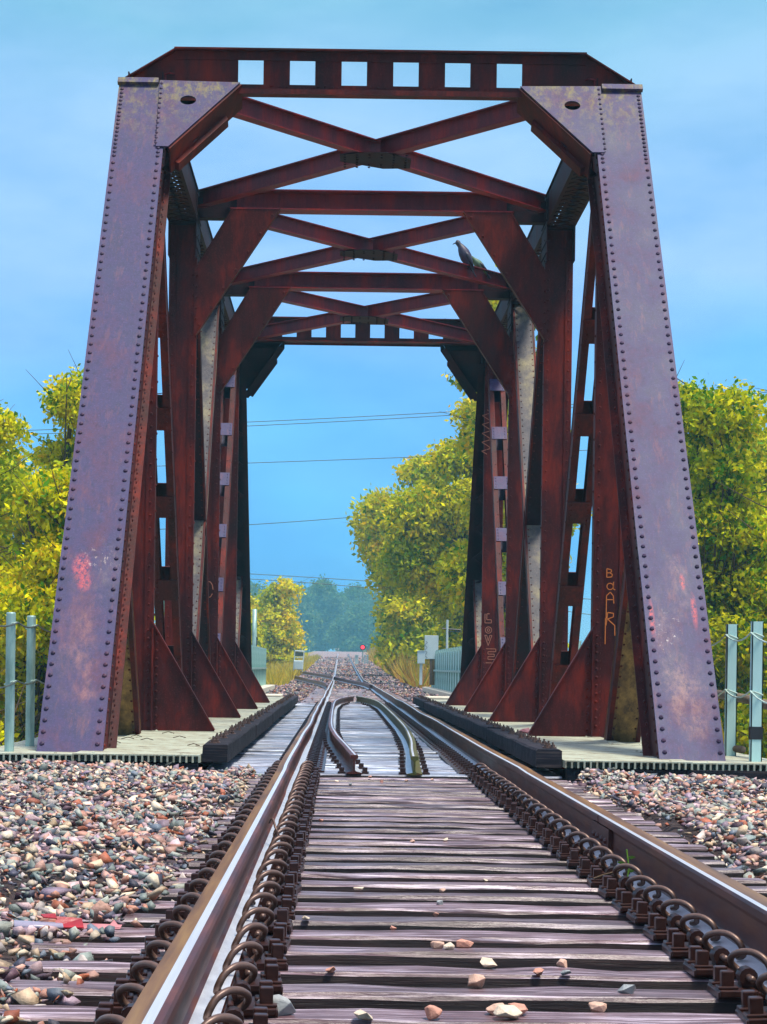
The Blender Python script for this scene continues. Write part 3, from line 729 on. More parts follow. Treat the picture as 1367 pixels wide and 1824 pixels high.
def build_bridge():
    for far in (False, True):
        for s in (-1, 1):
            P, n = end_post(s, far); gusset(s, P, n, far)
        portal(far)
    V = {}
    for s in (-1, 1):
        for i in (1, 2, 3, 4): V[s, i] = vertical(s, i)
        top_chord(s)
        diagonal(s, S[1]+.1, ZT-.2, S[2]-.15, ZB, 'batten'); diagonal(s, S[3]+.15, ZB, S[4]-.1, ZT-.2, 'batten')
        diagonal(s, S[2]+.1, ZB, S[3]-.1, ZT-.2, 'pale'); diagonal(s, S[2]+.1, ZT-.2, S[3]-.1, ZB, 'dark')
        diagonal(s, 22.42+.62, -.95, 20.25, 2.35, 'ochre')
        ym = S[0]+S[5]; diagonal(s, ym-23.04, -.95, ym-20.25, 2.35, 'pale')
        bc = MB(); bc.box(X(s, HW)-.17, X(s, HW)+.17, S[0]+.5, S[5]-.2, ZB-.25, ZB+.25); bc.build('bottom_chord', M['shaded_rust'], bridge)
    laterals()
    fb = MB()
    for i in range(6):
        y = S[i]+(.05 if i == 0 else 0); fb.box(X(-1, 2.9), X(1, 2.9), y-.12, y+.12, -1.1, -.42)
    for x in (-.95, .8): fb.box(x-.15, x+.15, S[0], S[5], -1.0, -.43)
    fb.build('floor_beam', M['shaded_rust'], bridge)
    # spray-painted words on the right-hand posts
    yv = S[1]-.16-.018
    p = at(1086, 1020, S[1]-.16)
    B = [[(0, 0), (0, .9)], [(0, .9), (.45, .8), (.5, .6), (.3, .48), (0, .45)], [(.3, .48), (.6, .3), (.5, .05), (0, 0)]]
    a_ = [arc(.3, .3, .28, 0, 360, 12), [(.6, .7), (.58, .1), (.75, 0)]]
    A = [[(0, -1.2), (0, .6)], [(0, .6), (.3, .9), (.55, .6), (.6, 0)], [(0, .3), (.6, .3)]]
    Rr = [[(0, 0), (.1, .9), (.5, .85), (.5, .6), (.1, .45)], [(.1, .45), (.6, 0), (.62, -.7)], [(-.05, .5), (-.05, -1.3)]]
    zz = p.z
    for st, dz, q in ((B, 0, .10), (a_, -.13, .12), (A, -.27, .13), (Rr, -.50, .15)): graffiti(st, p.x-.03, yv, zz+dz-.05, q, M['graf'], 'graffiti', V[1, 1], .0045)
    p = at(867, 1100, S[4]-.16); yv = S[4]-.16-.02
    L = [[(.5, 1), (.2, 1), (.2, .35), (.7, .35), (.7, 0), (0, 0), (0, 1)]]; O = [arc(.4, .4, .35, 0, 360, 12), arc(.4, .4, .15, 0, 360, 8)]
    Vv = [[(0, 1), (.35, 0), (.7, 1), (.5, 1), (.35, .45), (.2, 1), (0, 1)]]; E = [[(.8, 1), (0, 1), (0, 0), (.8, 0), (.8, .25), (.25, .25), (.25, .45), (.7, .45), (.7, .62), (.25, .62), (.25, .8), (.8, .8), (.8, 1)]]
    for st, dz, q in ((L, 0, .17), (O, -.20, .17), (Vv, -.42, .19), (E, -.74, .26)): graffiti(st, p.x-.03, yv, p.z+dz-.1, q, M['graf_dim'], 'graffiti', V[1, 4], .007)
    p = at(866, 730, S[4]-.16)
    sq = [(.1*math.sin(i*2.1), -i*.055) for i in range(16)]
    graffiti([sq], p.x+.02, yv, p.z, 1.0, M['graf_dim'], 'graffiti', V[1, 4], .007)
    p = at(372, 1050, S[3]-.18); graffiti([arc(0, 0, .07, 0, 330, 10, .13)], p.x, S[3]-.18, p.z, 1, M['graf_dim'], 'graffiti', V[-1, 3], .007)
build_bridge()

# ------------------------------------------------------------------ track
def rail_profile(g):
    # (x, z) from the running surface down; g = gauge side sign
    h = [(-.038,-.012),(-.034,-.003),(.001,0),(.021,0),(.034,-.003),(.038,-.012),(.037,-.034),(.012,-.046),(.009,-.06),(.009,-.145),(.018,-.158),(.076,-.171),(.076,-.183)]
    pts = [(x*g, z) for x, z in h]+[(-x*g, z) for x, z in h[::-1][:-6]]+[(-.037*g, -.034)]
    # material per segment: gold outer head edge, polished inner running band, rust sides, foot with sky sheen in its colour
    m = [2, 2, 1, 0, 0, 0, 0, 0, 0, 0, 3, 0]+[0, 3, 0, 0, 0, 0, 0, 0]
    return pts, m
def rail(name, path, g, label, mats=None, group=None, cat='rail', narrow=False, sc=1.0):
    pts, mm = rail_profile(g); mm = list(mm); pts = [(x*sc, z*sc) for x, z in pts]
    if narrow: mm[2] = 2; mm[3] = 1
    k = len(pts); mb = MB()
    P = [Vector(p) for p in path]; vs = []
    for i, p in enumerate(P):
        t = (P[min(i+1, len(P)-1)]-P[max(i-1, 0)]); a = Vector((t.y, -t.x, 0)).normalized()
        vs += [p+a*x+Vector((0, 0, z)) for x, z in pts]
    fs = []; mi = []
    for i in range(len(P)-1):
        for j in range(k):
            j2 = (j+1) % k; fs.append((i*k+j, i*k+j2, (i+1)*k+j2, (i+1)*k+j)); mi.append(mm[j] if j < len(mm) else 0)
    fs += [tuple(range(k)), tuple(range((len(P)-1)*k, len(P)*k))]; mi += [0, 0]
    mb.v = vs; mb.f = fs; mb.m = mi
    o = mb.build(name, mats or [M['railside'], M['railtop'], M['railgold'], M['railfoot']])
    return tag(o, label, cat, group)
def yr(a, b, st): return list(np.arange(a, b, st))+[b]
def wig(y, ph): return (.006*math.sin(y*.33+ph)+.004*math.sin(y*.9+ph*2)) if y > 14 else 0
for s, lab in ((-1, 'long left running rail with polished bluish white top, leading over the bridge'), (1, 'long right running rail with brown web and thin shiny edge, leading over the bridge')):
    ys = yr(2.2, 60, .6)+yr(62, 330, 4)
    path = [(s*.7525+wig(y, s), y, float(zprof(y))+(.006*math.sin(y*.5+s) if y > 14 else 0)) for y in ys]
    r_ = rail('running_rail', path, -s, lab, narrow=s > 0)
    if s == 1:
        j = MB(); yj = 4000*.70/(1445-1187)*.9
        yj = 9.75
        j.box(.7525-.040, .7525-.036, yj-.004, yj+.004, -.04, -.005); j.box(.7525-.028, .7525-.008, yj-.30, yj+.30, -.15, -.045)
        for k in (-.22, -.08, .08, .22): j.rivet((.7525-.028, yj+k, -.1), (-1, 0, 0), .016)
        j.build('joint_bar', M['railside'], r_)
def spline(pts, n=10):
    out_ = []
    P = [Vector(p) for p in pts]
    for i in range(len(P)-1):
        p0, p1, p2, p3 = P[max(i-1, 0)], P[i], P[i+1], P[min(i+2, len(P)-1)]
        for k in range(n):
            t = k/n; out_.append(.5*((2*p1)+(p2-p0)*t+(2*p0-5*p1+4*p2-p3)*t*t+(3*p1-p0-3*p2+p3)*t**3))
    out_.append(P[-1]); return out_
gm = [M['railside'], M['railfoot'], M['railside'], M['railfoot']]
rail('guard_rail', spline([(-.295,17.25,-.052),(-.36,19.5,-.052),(-.46,23,-.052),(-.52,28,-.052),(-.52,42,-.052),(-.44,47,-.052),(-.25,50.3,-.052),(-.10,51.5,-.052)]), 1, 'left inner guard rail on the bridge ties, bending to the middle at its near end', gm, sc=.8)
rail('guard_rail', spline([(.165,17.15,-.052),(.20,18.6,-.052),(.29,22,-.052),(.36,28,-.052),(.37,42,-.052),(.29,47,-.052),(.12,50.3,-.052),(-.02,51.5,-.052)]), -1, 'right inner guard rail with mossy green side on the bridge ties', [M['moss'], M['railfoot'], M['moss'], M['railfoot']], sc=.8)
def turn(x0, y0, y1): return [(x0-.00098*(y-y0)**2, y, float(zprof(y))-.004) for y in yr(y0, y1, 2)]
rail('turnout_rail', turn(-.83, 74, 175), 1, 'dark turnout rail curving off to the left from the left running rail', [M['railside'], M['railside'], M['railside'], M['railfoot']], None)
rail('turnout_rail', turn(.66, 80, 180), -1, 'dark turnout rail crossing the left running rail beyond the bridge', [M['railside'], M['railside'], M['railside'], M['railfoot']], None)

ORD = ['first','second','third','fourth','fifth','sixth','seventh','eighth','ninth','tenth','eleventh','twelfth','thirteenth','fourteenth','fifteenth','sixteenth','seventeenth','eighteenth','nineteenth','twentieth']
ORD += ['twenty-'+q for q in ORD[:9]]+['thirtieth']+['thirty-'+q for q in ORD[:5]]
# ties
def tie(L, wd, mat, name='railroad_tie'):
    mb = MB(); n = 14; xs = [(-L/2+L*i/n) for i in range(n+1)]
    prof = [(-wd/2, -.17), (wd/2, -.17), (wd/2, -.012), (wd/2-.012, 0), (-wd/2+.012, 0), (-wd/2, -.012)]
    vs = []; 
    for x in xs: 
        e = [random.gauss(0, .0022) for _ in range(6)]
        vs += [(x, y+e[i], z+(e[(i+2) % 6]*1.1 if i > 1 else 0)) for i, (y, z) in enumerate(prof)]
    fs = [(i*6+j, i*6+(j+1) % 6, (i+1)*6+(j+1) % 6, (i+1)*6+j) for i in range(n) for j in range(6)]+[tuple(range(6)), tuple(range(n*6, n*6+6))]
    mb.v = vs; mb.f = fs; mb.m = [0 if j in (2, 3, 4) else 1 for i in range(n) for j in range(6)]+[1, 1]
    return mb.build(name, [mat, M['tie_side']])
ties = [tie(2.6, .168, M['tie']) for _ in range(6)]
app_y = [TIE_Y0+.113+i*TIE_SP for i in range(32)]
for i, y in enumerate(app_y):
    o = ties[i] if i < 6 else ties[random.randrange(6)].copy()
    if i >= 6: COL.objects.link(o)
    o.location = (random.gauss(0.0, .02), y+random.gauss(0, .008), -.203+random.gauss(0, .001)); o.rotation_euler = (random.gauss(0, .006), 0, random.gauss(0, .0035)+(math.pi if random.random() < .5 else 0))
    tag(o, 'wet brown wooden tie, %s in front of the bridge counting back from its edge' % ORD[31-i], 'railroad tie', 'wooden ties in front of the bridge')
bt = [tie(2.78, .24, M['tie2']) for _ in range(3)]
br_y = [17.45+i*.365 for i in range(89)]
for i, y in enumerate(br_y):
    o = bt[i] if i < 3 else bt[random.randrange(3)].copy()
    if i >= 3: COL.objects.link(o)
    o.location = (CX, y, -.203+random.gauss(0, .005)); o.rotation_euler = (random.gauss(0, .01), 0, (math.pi if random.random() < .5 else 0))
    tag(o, 'pale bluish wet bridge tie laid close to its neighbours on the bridge deck', 'railroad tie', 'close-set ties on the bridge')
for i in range(56):
    o = ties[random.randrange(4)].copy(); COL.objects.link(o); y = 50.2+i*.62
    o.location = (0, y, -.203+float(zprof(y))-.01)
    tag(o, 'distant wooden tie in pinkish ballast beyond the bridge', 'railroad tie', 'ties beyond the bridge')

# fasteners
def fastener():
    t = empty('rail_fastener')
    tag(t, 'rusty tie plate with round spring clips and square bolts under a running rail', 'rail fastener', 'rail fasteners in front of the bridge')
    p = MB(); p.box(-.20, .20, -.085, .085, -.0195, 0)
    for v in (-1, 1):
        p.box(*sorted((v*.080, v*.095)), -.075, .075, 0, .012)
        p.box(*sorted((v*.098, v*.196)), -.09, .09, -.014, .004)
    p.build('tie_plate', M['clip'], t, bevel=.003)
    for v in (-1, 1):
        h = MB(); h.tube([(v*.112, -.028, .030), (v*.112, .030, .030)], .024, 12); h.box(*sorted((v*.094, v*.13)), -.026, .028, .0, .03)
        h.build('clip_shoulder', M['clip'], t, smooth=False)
        c = MB()
        path = spline([(v*.112, -.075, .030), (v*.112, -.03, .030), (v*.112, .045, .030), (v*.122, .068, .038), (v*.140, .066, .056), (v*.142, .045, .076), (v*.124, .015, .090), (v*.098, -.012, .092), (v*.074, -.032, .078), (v*.060, -.040, .055), (v*.054, -.025, .034), (v*.062, .005, .026)], 5)
        c.tube(path, .0092, 8); c.build('spring_clip', M['clip_dry'], t, smooth=True)
        for yy in (-.048, .048):
            b = MB(); b.box(v*.172-.016, v*.172+.016, yy-.016, yy+.016, .010, .050); b.box(v*.172-.026, v*.172+.026, yy-.026, yy+.026, .004, .012)
            b.build('square_bolt', M['clip'], t, bevel=.003)
    return t
f0 = fastener(); first = True
for iy, y in enumerate(app_y):
    for s in (-1, 1):
        o = f0 if first else copy_tree(f0); first = False
        o.location = (s*.7525, y+random.gauss(0, .006), -.183); o.rotation_euler = (random.gauss(0, .02), random.gauss(0, .02), random.gauss(0, .06))
        tag(o, 'tie plate and spring clips under the %s rail on the %s tie before the bridge' % ('left' if s < 0 else 'right', ORD[31-iy]), 'rail fastener', 'rail fasteners under the %s rail' % ('left' if s < 0 else 'right'))
def simple_fastener():
    mb = MB(); mb.box(-.18, .18, -.09, .09, -.0195, 0)
    for v in (-1, 1):
        for yy in (-.05, .05): mb.box(v*.11-.016, v*.11+.016, yy-.016, yy+.016, 0, .035)
        mb.box(*sorted((v*.06, v*.16)), -.02, .02, .0, .028)
    return mb.build('rail_spike_plate', M['clip'])
g0 = simple_fastener(); first = True
for y in br_y:
    for s in (-1, 1):
        o = g0 if first else g0.copy()
        if not first: COL.objects.link(o)
        first = False; o.location = (s*.7525, y, -.183)
        tag(o, 'small dark spike plate holding the %s running rail on the bridge ties' % ('left' if s < 0 else 'right'), 'rail fastener', 'spike plates on the bridge under the %s rail' % ('left' if s < 0 else 'right'))
gp = MB(); gp.box(-.12, .12, -.07, .07, 0, .012)
for v in (-1, 1):
    gp.box(v*.09-.02, v*.09+.02, -.03, .03, .012, .045)
gp0 = gp.build('guard_rail_clamp', M['clip']); first = True
def gx(y, side):
    T_ = ([(17.25,-.295),(19.5,-.36),(23,-.46),(28,-.52),(42,-.52),(47,-.44),(50.3,-.25)] if side < 0 else [(17.15,.165),(18.6,.20),(22,.29),(28,.36),(42,.37),(47,.29),(50.3,.12)])
    return float(np.interp(y, [a for a, b in T_], [b for a, b in T_]))
for y in br_y[::2]:
    for s in (-1, 1):
        o = gp0 if first else gp0.copy()
        if not first: COL.objects.link(o)
        first = False; o.location = (gx(y, s), y, -.201)
        tag(o, 'small dark clamp holding the %s inner guard rail down on the bridge ties' % ('left' if s < 0 else 'right'), 'rail clamp', 'clamps along the %s guard rail' % ('left' if s < 0 else 'right'))
for s, lab in ((-1, 'left'), (1, 'right')):
    mb = MB(); mb.box(s*.56-.035, s*.56+.035, 17.5, 49, -.199, -.190); mb.box(s*.62-.008, s*.62+.008, 17.5, 49, -.199, -.182)
    for y in br_y: mb.rivet((s*.56, y, -.190), (0, 0, 1), .014)
    tag(mb.build('tie_spacer_strip', M['clip']), f'thin steel spacer strip across the bridge ties just inside the {lab} running rail', 'spacer strip')

# guard timbers
tl = 5.85
for s, side in ((-1, 'left'), (1, 'right')):
    for i in range(5):
        y0 = 17.35+i*tl; t = empty('guard_timber', (X(s, 1.29), y0, 0))
        lab = ['nearest black guard timber', 'second black guard timber from the front', 'middle black guard timber', 'fourth black guard timber from the front', 'farthest black guard timber'][i]
        tag(t, f'{lab} along the {side} edge of the bridge ties', 'timber', 'guard timbers beside the track on the bridge')
        mb = MB(); n = 12; wdt = .098; jz = random.gauss(0, .006)
        prof = [(-wdt, -.128), (wdt, -.128), (wdt, .0), (wdt-.01, .012), (-wdt+.01, .012), (-wdt, 0)]; vs = []
        for k in range(n+1):
            e = [random.gauss(0, .003) for _ in range(6)]
            vs += [(x+e[j], (tl-.012)*k/n, z+jz+e[(j+3) % 6]*(1 if j > 1 else 0)) for j, (x, z) in enumerate(prof)]
        mb.v = vs; mb.f = [(a*6+j, a*6+(j+1) % 6, (a+1)*6+(j+1) % 6, (a+1)*6+j) for a in range(n) for j in range(6)]+[tuple(range(6)), tuple(range(n*6, n*6+6))]; mb.m = [0]*len(mb.f)
        mb.build('beam', M['timber'], t)
        b0 = None
        for k in range(15):
            for dx in ((0,) if k % 3 else (0, -.05)):
                if b0 is None:
                    b = MB(); b.tube([(0, 0, 0), (0, 0, .045)], .009, 6); b.tube([(0, 0, .008), (0, 0, .026)], .019, 6); b.tube([(0, 0, 0), (0, 0, .008)], .03, 8); b0 = b.build('bolt', M['galv'] if False else M['clip_dry'], t); o = b0
                else: o = b0.copy(); COL.objects.link(o); o.parent = t
                o.location = (s*(.045+dx)+random.gauss(0, .008), .2+k*.385+random.gauss(0, .03)+abs(dx), .012); o.rotation_euler = (random.gauss(0, .08), random.gauss(0, .08), 0)

# deck panels
def panel(w_, l_):
    mb = MB(); mb.box(-w_/2, w_/2, 0, l_, -.010, 0); mb.box(-w_/2, w_/2, .10, .11, -.058, -.0105)
    n = int(w_/.047)
    for i in range(n+1):
        x = -w_/2+.006+(w_-.012)*i/n; mb.box(x-.007, x+.007, -.003, l_-.003, -.058, -.0105)
    for x in (-w_/2+.15, w_/2-.15):
        mb.rivet((x, .12, 0), (0, 0, 1), .014); mb.rivet((x, l_-.12, 0), (0, 0, 1), .014)
    return mb.build('deck_panel', M['deck'])
pan = {0: panel(.98, 1.97), 1: panel(.78, 1.97)}; used = set()
for s, side in ((-1, 'left'), (1, 'right')):
    for col in (0, 1):
        for i in range(16):
            o = pan[col] if col not in used else pan[col].copy()
            if col in used: COL.objects.link(o)
            used.add(col)
            off = 1.40+.49 if col == 0 else 2.385+.39
            o.location = (X(s, off), 17.22+i*1.985-(.0 if col == 0 else -.10), DECK-.002+(.006 if col == 0 else -.004)+random.gauss(0, .0015)); o.rotation_euler = (0, 0, random.gauss(0, .003))
            if i == 0:
                tag(o, f'nearest ribbed deck plate on the {side} side, ' + ('beside the guard timber' if col == 0 else 'under the end post foot'), 'deck plate', 'walkway deck plates')
            else:
                tag(o, f'pale walkway plate, {ORD[i]} from the front in the {side} row ' + ('beside the guard timbers' if col == 0 else 'under the truss'), 'deck plate', 'walkway deck plates')
# header beam under the deck front edge and abutments
mb = MB()
for s in (-1, 1):
    a, b = sorted((X(s, 1.42), X(s, 3.35))); mb.box(a, b, 17.25, 17.45, -.40, -.135)
tag(mb.build('header_beam', M['timber']), 'dark beam under the front edge of the walkway plates', 'beam')
for nm, y0, y1, lab in (('abutment', 16.9, 17.6, 'near concrete abutment under the front end of the bridge'), ('abutment', 49.6, 50.6, 'far concrete abutment under the back end of the bridge')):
    mb = MB(); mb.box(-4.2, 4.0, y0, y1, -4, -.44); tag(mb.build(nm, M['concrete'], bevel=.02), lab, 'abutment')
for s, side in ((-1, 'left'), (1, 'right')):
    mb = MB(); a, b = sorted((X(s, 1.62), X(s, 2.9))); mb.box(a, b, 49.3, 51.2, -.5, -.02)
    mb.box(a+.1, b-.1, 51.2, 52.2, -.5, -.10)
    tag(mb.build('concrete_slab', M['concrete'], bevel=.02), f'cream concrete slab at the far {side} corner of the bridge deck', 'slab')

# railings
def railing_post(x, y, kind, h, band=False, zb=DECK-.05):
    mb = MB()
    if kind == 'pipe': mb.tube([(0, 0, 0), (0, 0, h-.01), (0, 0, h)], [.038, .038, .033], 14)
    else:
        mb.box(-.045, .045, -.004, .004, 0, h); mb.box(-.045, -.037, -.004, .07, 0, h); mb.box(.037, .045, -.004, .05, 0, h-.004)
    return mb
def railing(s, side, ys, kind, x, mat, h, label, banded=None, cables=(1.06, .60), cmat=None, sag=.03, dz=DECK-.05):
    t = empty('railing', (x, ys[0], dz)); tag(t, label, 'railing')
    for k, y in enumerate(ys):
        o = railing_post(x, y, kind, h).build('post', mat, t, smooth=False); o.location = (0, y-ys[0], 0)
        f = MB(); f.box(-.09, .09, -.07, .09, -.02, .0); f.build('foot_plate', mat, o)
        if banded == k:
            b = MB(); b.box(-.049, .049, -.008, .075, .22, .32); b.build('tape_band', M['black'], o)
        c = MB()
        for hh in cables: c.tube([(s*.045, 0, hh-.03), (-s*.03, -.048, hh-.005), (-s*.048, 0.0, hh), (-s*.02, .05, hh-.004)], .007, 6)
        c.build('cable_clip', M['wire_pale'], o)
    for hh in cables:
        c = MB()
        pts = []
        yy = [ys[0]-1.8]+list(ys)
        for a, b in zip(yy[:-1], yy[1:]):
            for q in range(6):
                u = q/6; pts.append((-s*.055, a+(b-a)*u-ys[0], hh-sag*4*u*(1-u)*(b-a)/1.2))
        pts.append((-s*.055, yy[-1]-ys[0], hh)); c.tube(pts, .007, 5)
        c.build('cable', cmat or M['wire'], t)
    return t
railing(-1, 'left', [17.68, 18.85]+[20.6+2.1*i for i in range(14)], 'pipe', -3.01, M['galv'], 1.14, 'galvanized pipe post railing with thin cables left of the bridge')
railing(1, 'right', [17.70, 18.85]+[20.6+2.1*i for i in range(14)], 'flat', 2.875, M['galv_pale'], 1.15, 'pale flat post railing with sagging cables right of the bridge', banded=0, cmat=M['wire_pale'], sag=.06)
mb = MB(); mb.tube([at(1275, 1236, 19.6), at(1330, 1245, 18.9), at(1375, 1258, 18.2), (3.3, 17.3, .22)], .04, 10)
tag(mb.build('pipe_rail', M['polewood'], smooth=True), 'weathered grey pole lying behind the right railing posts', 'pole')
mb = MB(); mb.tube([(2.62, 21.2, -.02), (2.75, 19.6, -.015), (2.95, 18.7, -.02)], .03, 8)
tag(mb.build('loose_pipe', M['polewood'], smooth=True), 'short dark pipe lying on the deck behind the right end post', 'pipe')
# fences beyond the bridge
for s, x, lab in ((-1, -3.10, 'pale green upright slat fence left of the track beyond the bridge'), (1, 2.92, 'pale green upright slat fence right of the track beyond the bridge')):
    t = empty('metal_fence', (x, 56, -.10)); tag(t, lab, 'fence')
    sl = MB(); n = 17
    for i in range(n):
        y = i*1.42; sl.box(-.03, .0, y, y+1.36, .02, 1.22); 
    sl.build('slat_panel', M['galv_pale'], t)
    pp = None
    for i in range(n+1):
        if pp is None:
            p = MB(); p.box(-.07, .05, -.06, .06, -.2, 1.29); p.tube([(0, 0, 1.29), (0, 0, 1.33)], .05, 6); pp = p.build('post', M['galv'], t); o = pp
        else: o = pp.copy(); COL.objects.link(o); o.parent = t
        o.location = (0, i*1.42-.03, 0)
    rl = MB(); rl.box(-.09*1, .07, -.05, n*1.42, .60, .66); rl.build('mid_rail', M['galv'], t)
    k = MB(); k.box(-.35 if s > 0 else -.1, .1 if s > 0 else .35, -1.5, n*1.42+1, -.3, .03); tag(k.build('fence_kerb', M['concrete'], bevel=.02), None)
    kk = bpy.data.objects['fence_kerb'] if s < 0 else bpy.data.objects['fence_kerb.001']; kk.parent = t

# ------------------------------------------------------------------ things beyond the bridge
def signpost():
    p0 = at(768, 1210, 78); t = empty('sign_board', (p0.x, 78, p0.z)); k = 78/4000
    mb = MB(); mb.box(-.24, .24, -.04, -.01, 36*k, 78*k); mb.build('panel', M['white'], t, bevel=.01)
    mb = MB(); mb.box(-.05, .03, -.008, .07, -.2, 79*k); mb.build('post', M['polewood'], t)
    mb = MB(); mb.box(.03, .2, -.004, .05, -.2, 36*k); mb.build('brace_board', M['ochre'], t)
    sq = [[(-.19+.05*math.sin(i*1.7), 36*k+.62-.048*i) for i in range(13)]]
    graffiti(sq, 0, -.044, 0, 1, M['graf_grey'], 'graffiti', t, .012)
    tag(t, 'tall white board with grey scrawl on a brown post beside the far right fence', 'sign')
    p0 = at(750, 1209, 74); t = empty('equipment_box', (p0.x, 74, p0.z)); k = 74/4000
    mb = MB(); mb.box(-.12, .12, -.1, .1, 27*k, 49*k); mb.box(-.13, .13, -.12, .12, 49*k, 50*k); mb.build('cabinet', M['white'], t, bevel=.008)
    mb = MB(); mb.box(-.045, .045, -.04, .04, -.2, 27*k); mb.build('post', M['white'], t); tag(t, 'small white cabinet on a white post left of the scrawled board', 'cabinet')
    p0 = at(796, 1200, 82); t = empty('mast', (p0.x, 82, p0.z)); k = 82/4000
    mb = MB(); mb.tube([(0, 0, -.3), (0, 0, 96*k)], .045, 8); mb.build('pole', M['white'], t)
    mb = MB(); mb.tube([(-.18, 0, 80*k), (.5, 0, 78*k)], .03, 6); mb.box(.04, .55, -.04, .04, 74*k, 76*k); mb.build('arm', M['black'], t); tag(t, 'thin white mast with a short arm behind the far right fence', 'mast')
signpost()
def signal():
    D = 210; k = D/4000; p0 = at(646, 1180, D); t = empty('rail_signal', (p0.x, D, p0.z))
    mb = MB(); mb.tube([(0, 0, 0), (0, 0, 30*k)], .05, 8); mb.build('mast', M['galv'], t)
    mb = MB(); mb.tube([(0, -.05, 27*k), (0, .1, 27*k)], .27, 20); mb.build('target_disc', M['black'], t)
    m = bpy.data.materials.new('red_lamp'); m.use_nodes = True; b = m.node_tree.nodes['Principled BSDF']
    b.inputs['Base Color'].default_value = (.8, .02, .03, 1); b.inputs['Emission Color'].default_value = (1, .03, .05, 1); b.inputs['Emission Strength'].default_value = 2.2
    mb = MB(); mb.tube([(0, -.16, 27*k), (0, -.06, 27*k)], .17, 18); mb.build('lamp', m, t); tag(t, 'railway signal showing a red lamp far down the line', 'signal')
    first = None
    for px in (634, 637, 650, 655):
        q = at(px, 1178, 170); z0 = q.z-.2
        if first is None: mb = MB(); mb.tube([(0, 0, 0), (0, 0, .62)], .07, 8); mb.box(-.09, .09, -.09, .09, .62, .7); o = first = mb.build('marker_post', M['white'])
        else: o = first.copy(); COL.objects.link(o)
        o.location = (q.x, 170, z0); tag(o, 'tiny white marker post below the red signal beyond the bridge', 'marker post', 'white marker posts by the red signal')
signal()
def leftbits():
    D = 125; k = D/4000; p0 = at(532, 1185, D); t = empty('switch_stand', (p0.x, D, p0.z-.35))
    mb = MB()
    for xx in (-.28, .22): mb.tube([(xx, 0, 0), (xx+.08, 0, 1.15)], .03, 6)
    mb.tube([(-.20, 0, 1.15), (.34, 0, 1.12)], .035, 6); mb.tube([(-.22, 0, .8), (.3, 0, .8)], .02, 6); mb.build('frame', M['white'], t)
    mb = MB(); mb.box(-.2, .26, -.02, .02, .86, 1.08); mb.build('panel', M['wire'], t)
    mb = MB(); mb.box(-.26, .26, -.2, .2, .1, .62); mb.build('box', M['white'], t, bevel=.05)
    tag(t, 'low white box under a slanted frame in yellow grass left of the far track', 'switch stand')
    p0 = at(453, 1180, 100); mb = MB(); mb.tube([(p0.x, 100, p0.z-1), (p0.x, 100, at(453, 1085, 100).z)], .10, 8)
    t = mb.build('utility_pole', M['galv'], smooth=True); tag(t, 'slim grey pole beside the yellow tree beyond the bridge', 'pole')
    mb = MB(); a = at(458, 1135, 100); b = at(455, 1160, 100); mb.tube([a, b], .05, 6); mb.build('conduit', M['black'], t)
    p0 = at(616, 1112, 720); t = empty('house', (p0.x, 730, p0.z-15.5)); t.scale = (1.6, 1.6, 1.6)
    mb = MB(); mb.box(-2.0, 2.4, -2, 3, 0, 10.1); mb.build('wall', M['concrete'], t)
    mb = MB(); mb.prism([(-2.6, -2.4, 10.1), (3.0, -2.4, 10.1), (1.4, -2.4, 11.1), (-1.2, -2.4, 11.1)], (0, 6, 0)); mb.build('roof', M['wire'], t)
    tag(t, 'pale house with dark roof half hidden among the hazy far trees', 'house')
leftbits()

# power lines
def powerline(D, pts, label, both=None):
    """one wire of real catenary shape between off-frame poles at distance D"""
    xs = [p[0] for p in pts]; co = np.polyfit(xs, [p[1] for p in pts], min(2, len(pts)-1))
    P = [at(x, float(np.polyval(co, x)), D) for x in np.linspace(-500, 1900, 60)]
    mb = MB(); mb.tube(P, .017*D/100, 5); return tag(mb.build('power_line', M['wire']), label, 'power line', 'wires crossing the sky behind the bridge'), P
W1 = powerline(120, [(100, 765), (440, 752), (815, 733)], 'highest wire crossing the sky through the bridge opening')
powerline(120, [(100, 772), (440, 759), (815, 739)], 'second wire from the top crossing the sky, close under the highest one')
powerline(135, [(100, 836), (440, 825), (770, 813)], 'single wire crossing the sky halfway up the bridge opening')
powerline(150, [(100, 948), (440, 935), (665, 918)], 'single wire crossing the sky below the middle of the bridge opening')
powerline(220, [(100, 1008), (440, 1022), (655, 1035)], 'upper of the two faint lowest wires above the far trees')
powerline(220, [(100, 1020), (440, 1031), (655, 1047)], 'lower of the two faint lowest wires above the far trees')

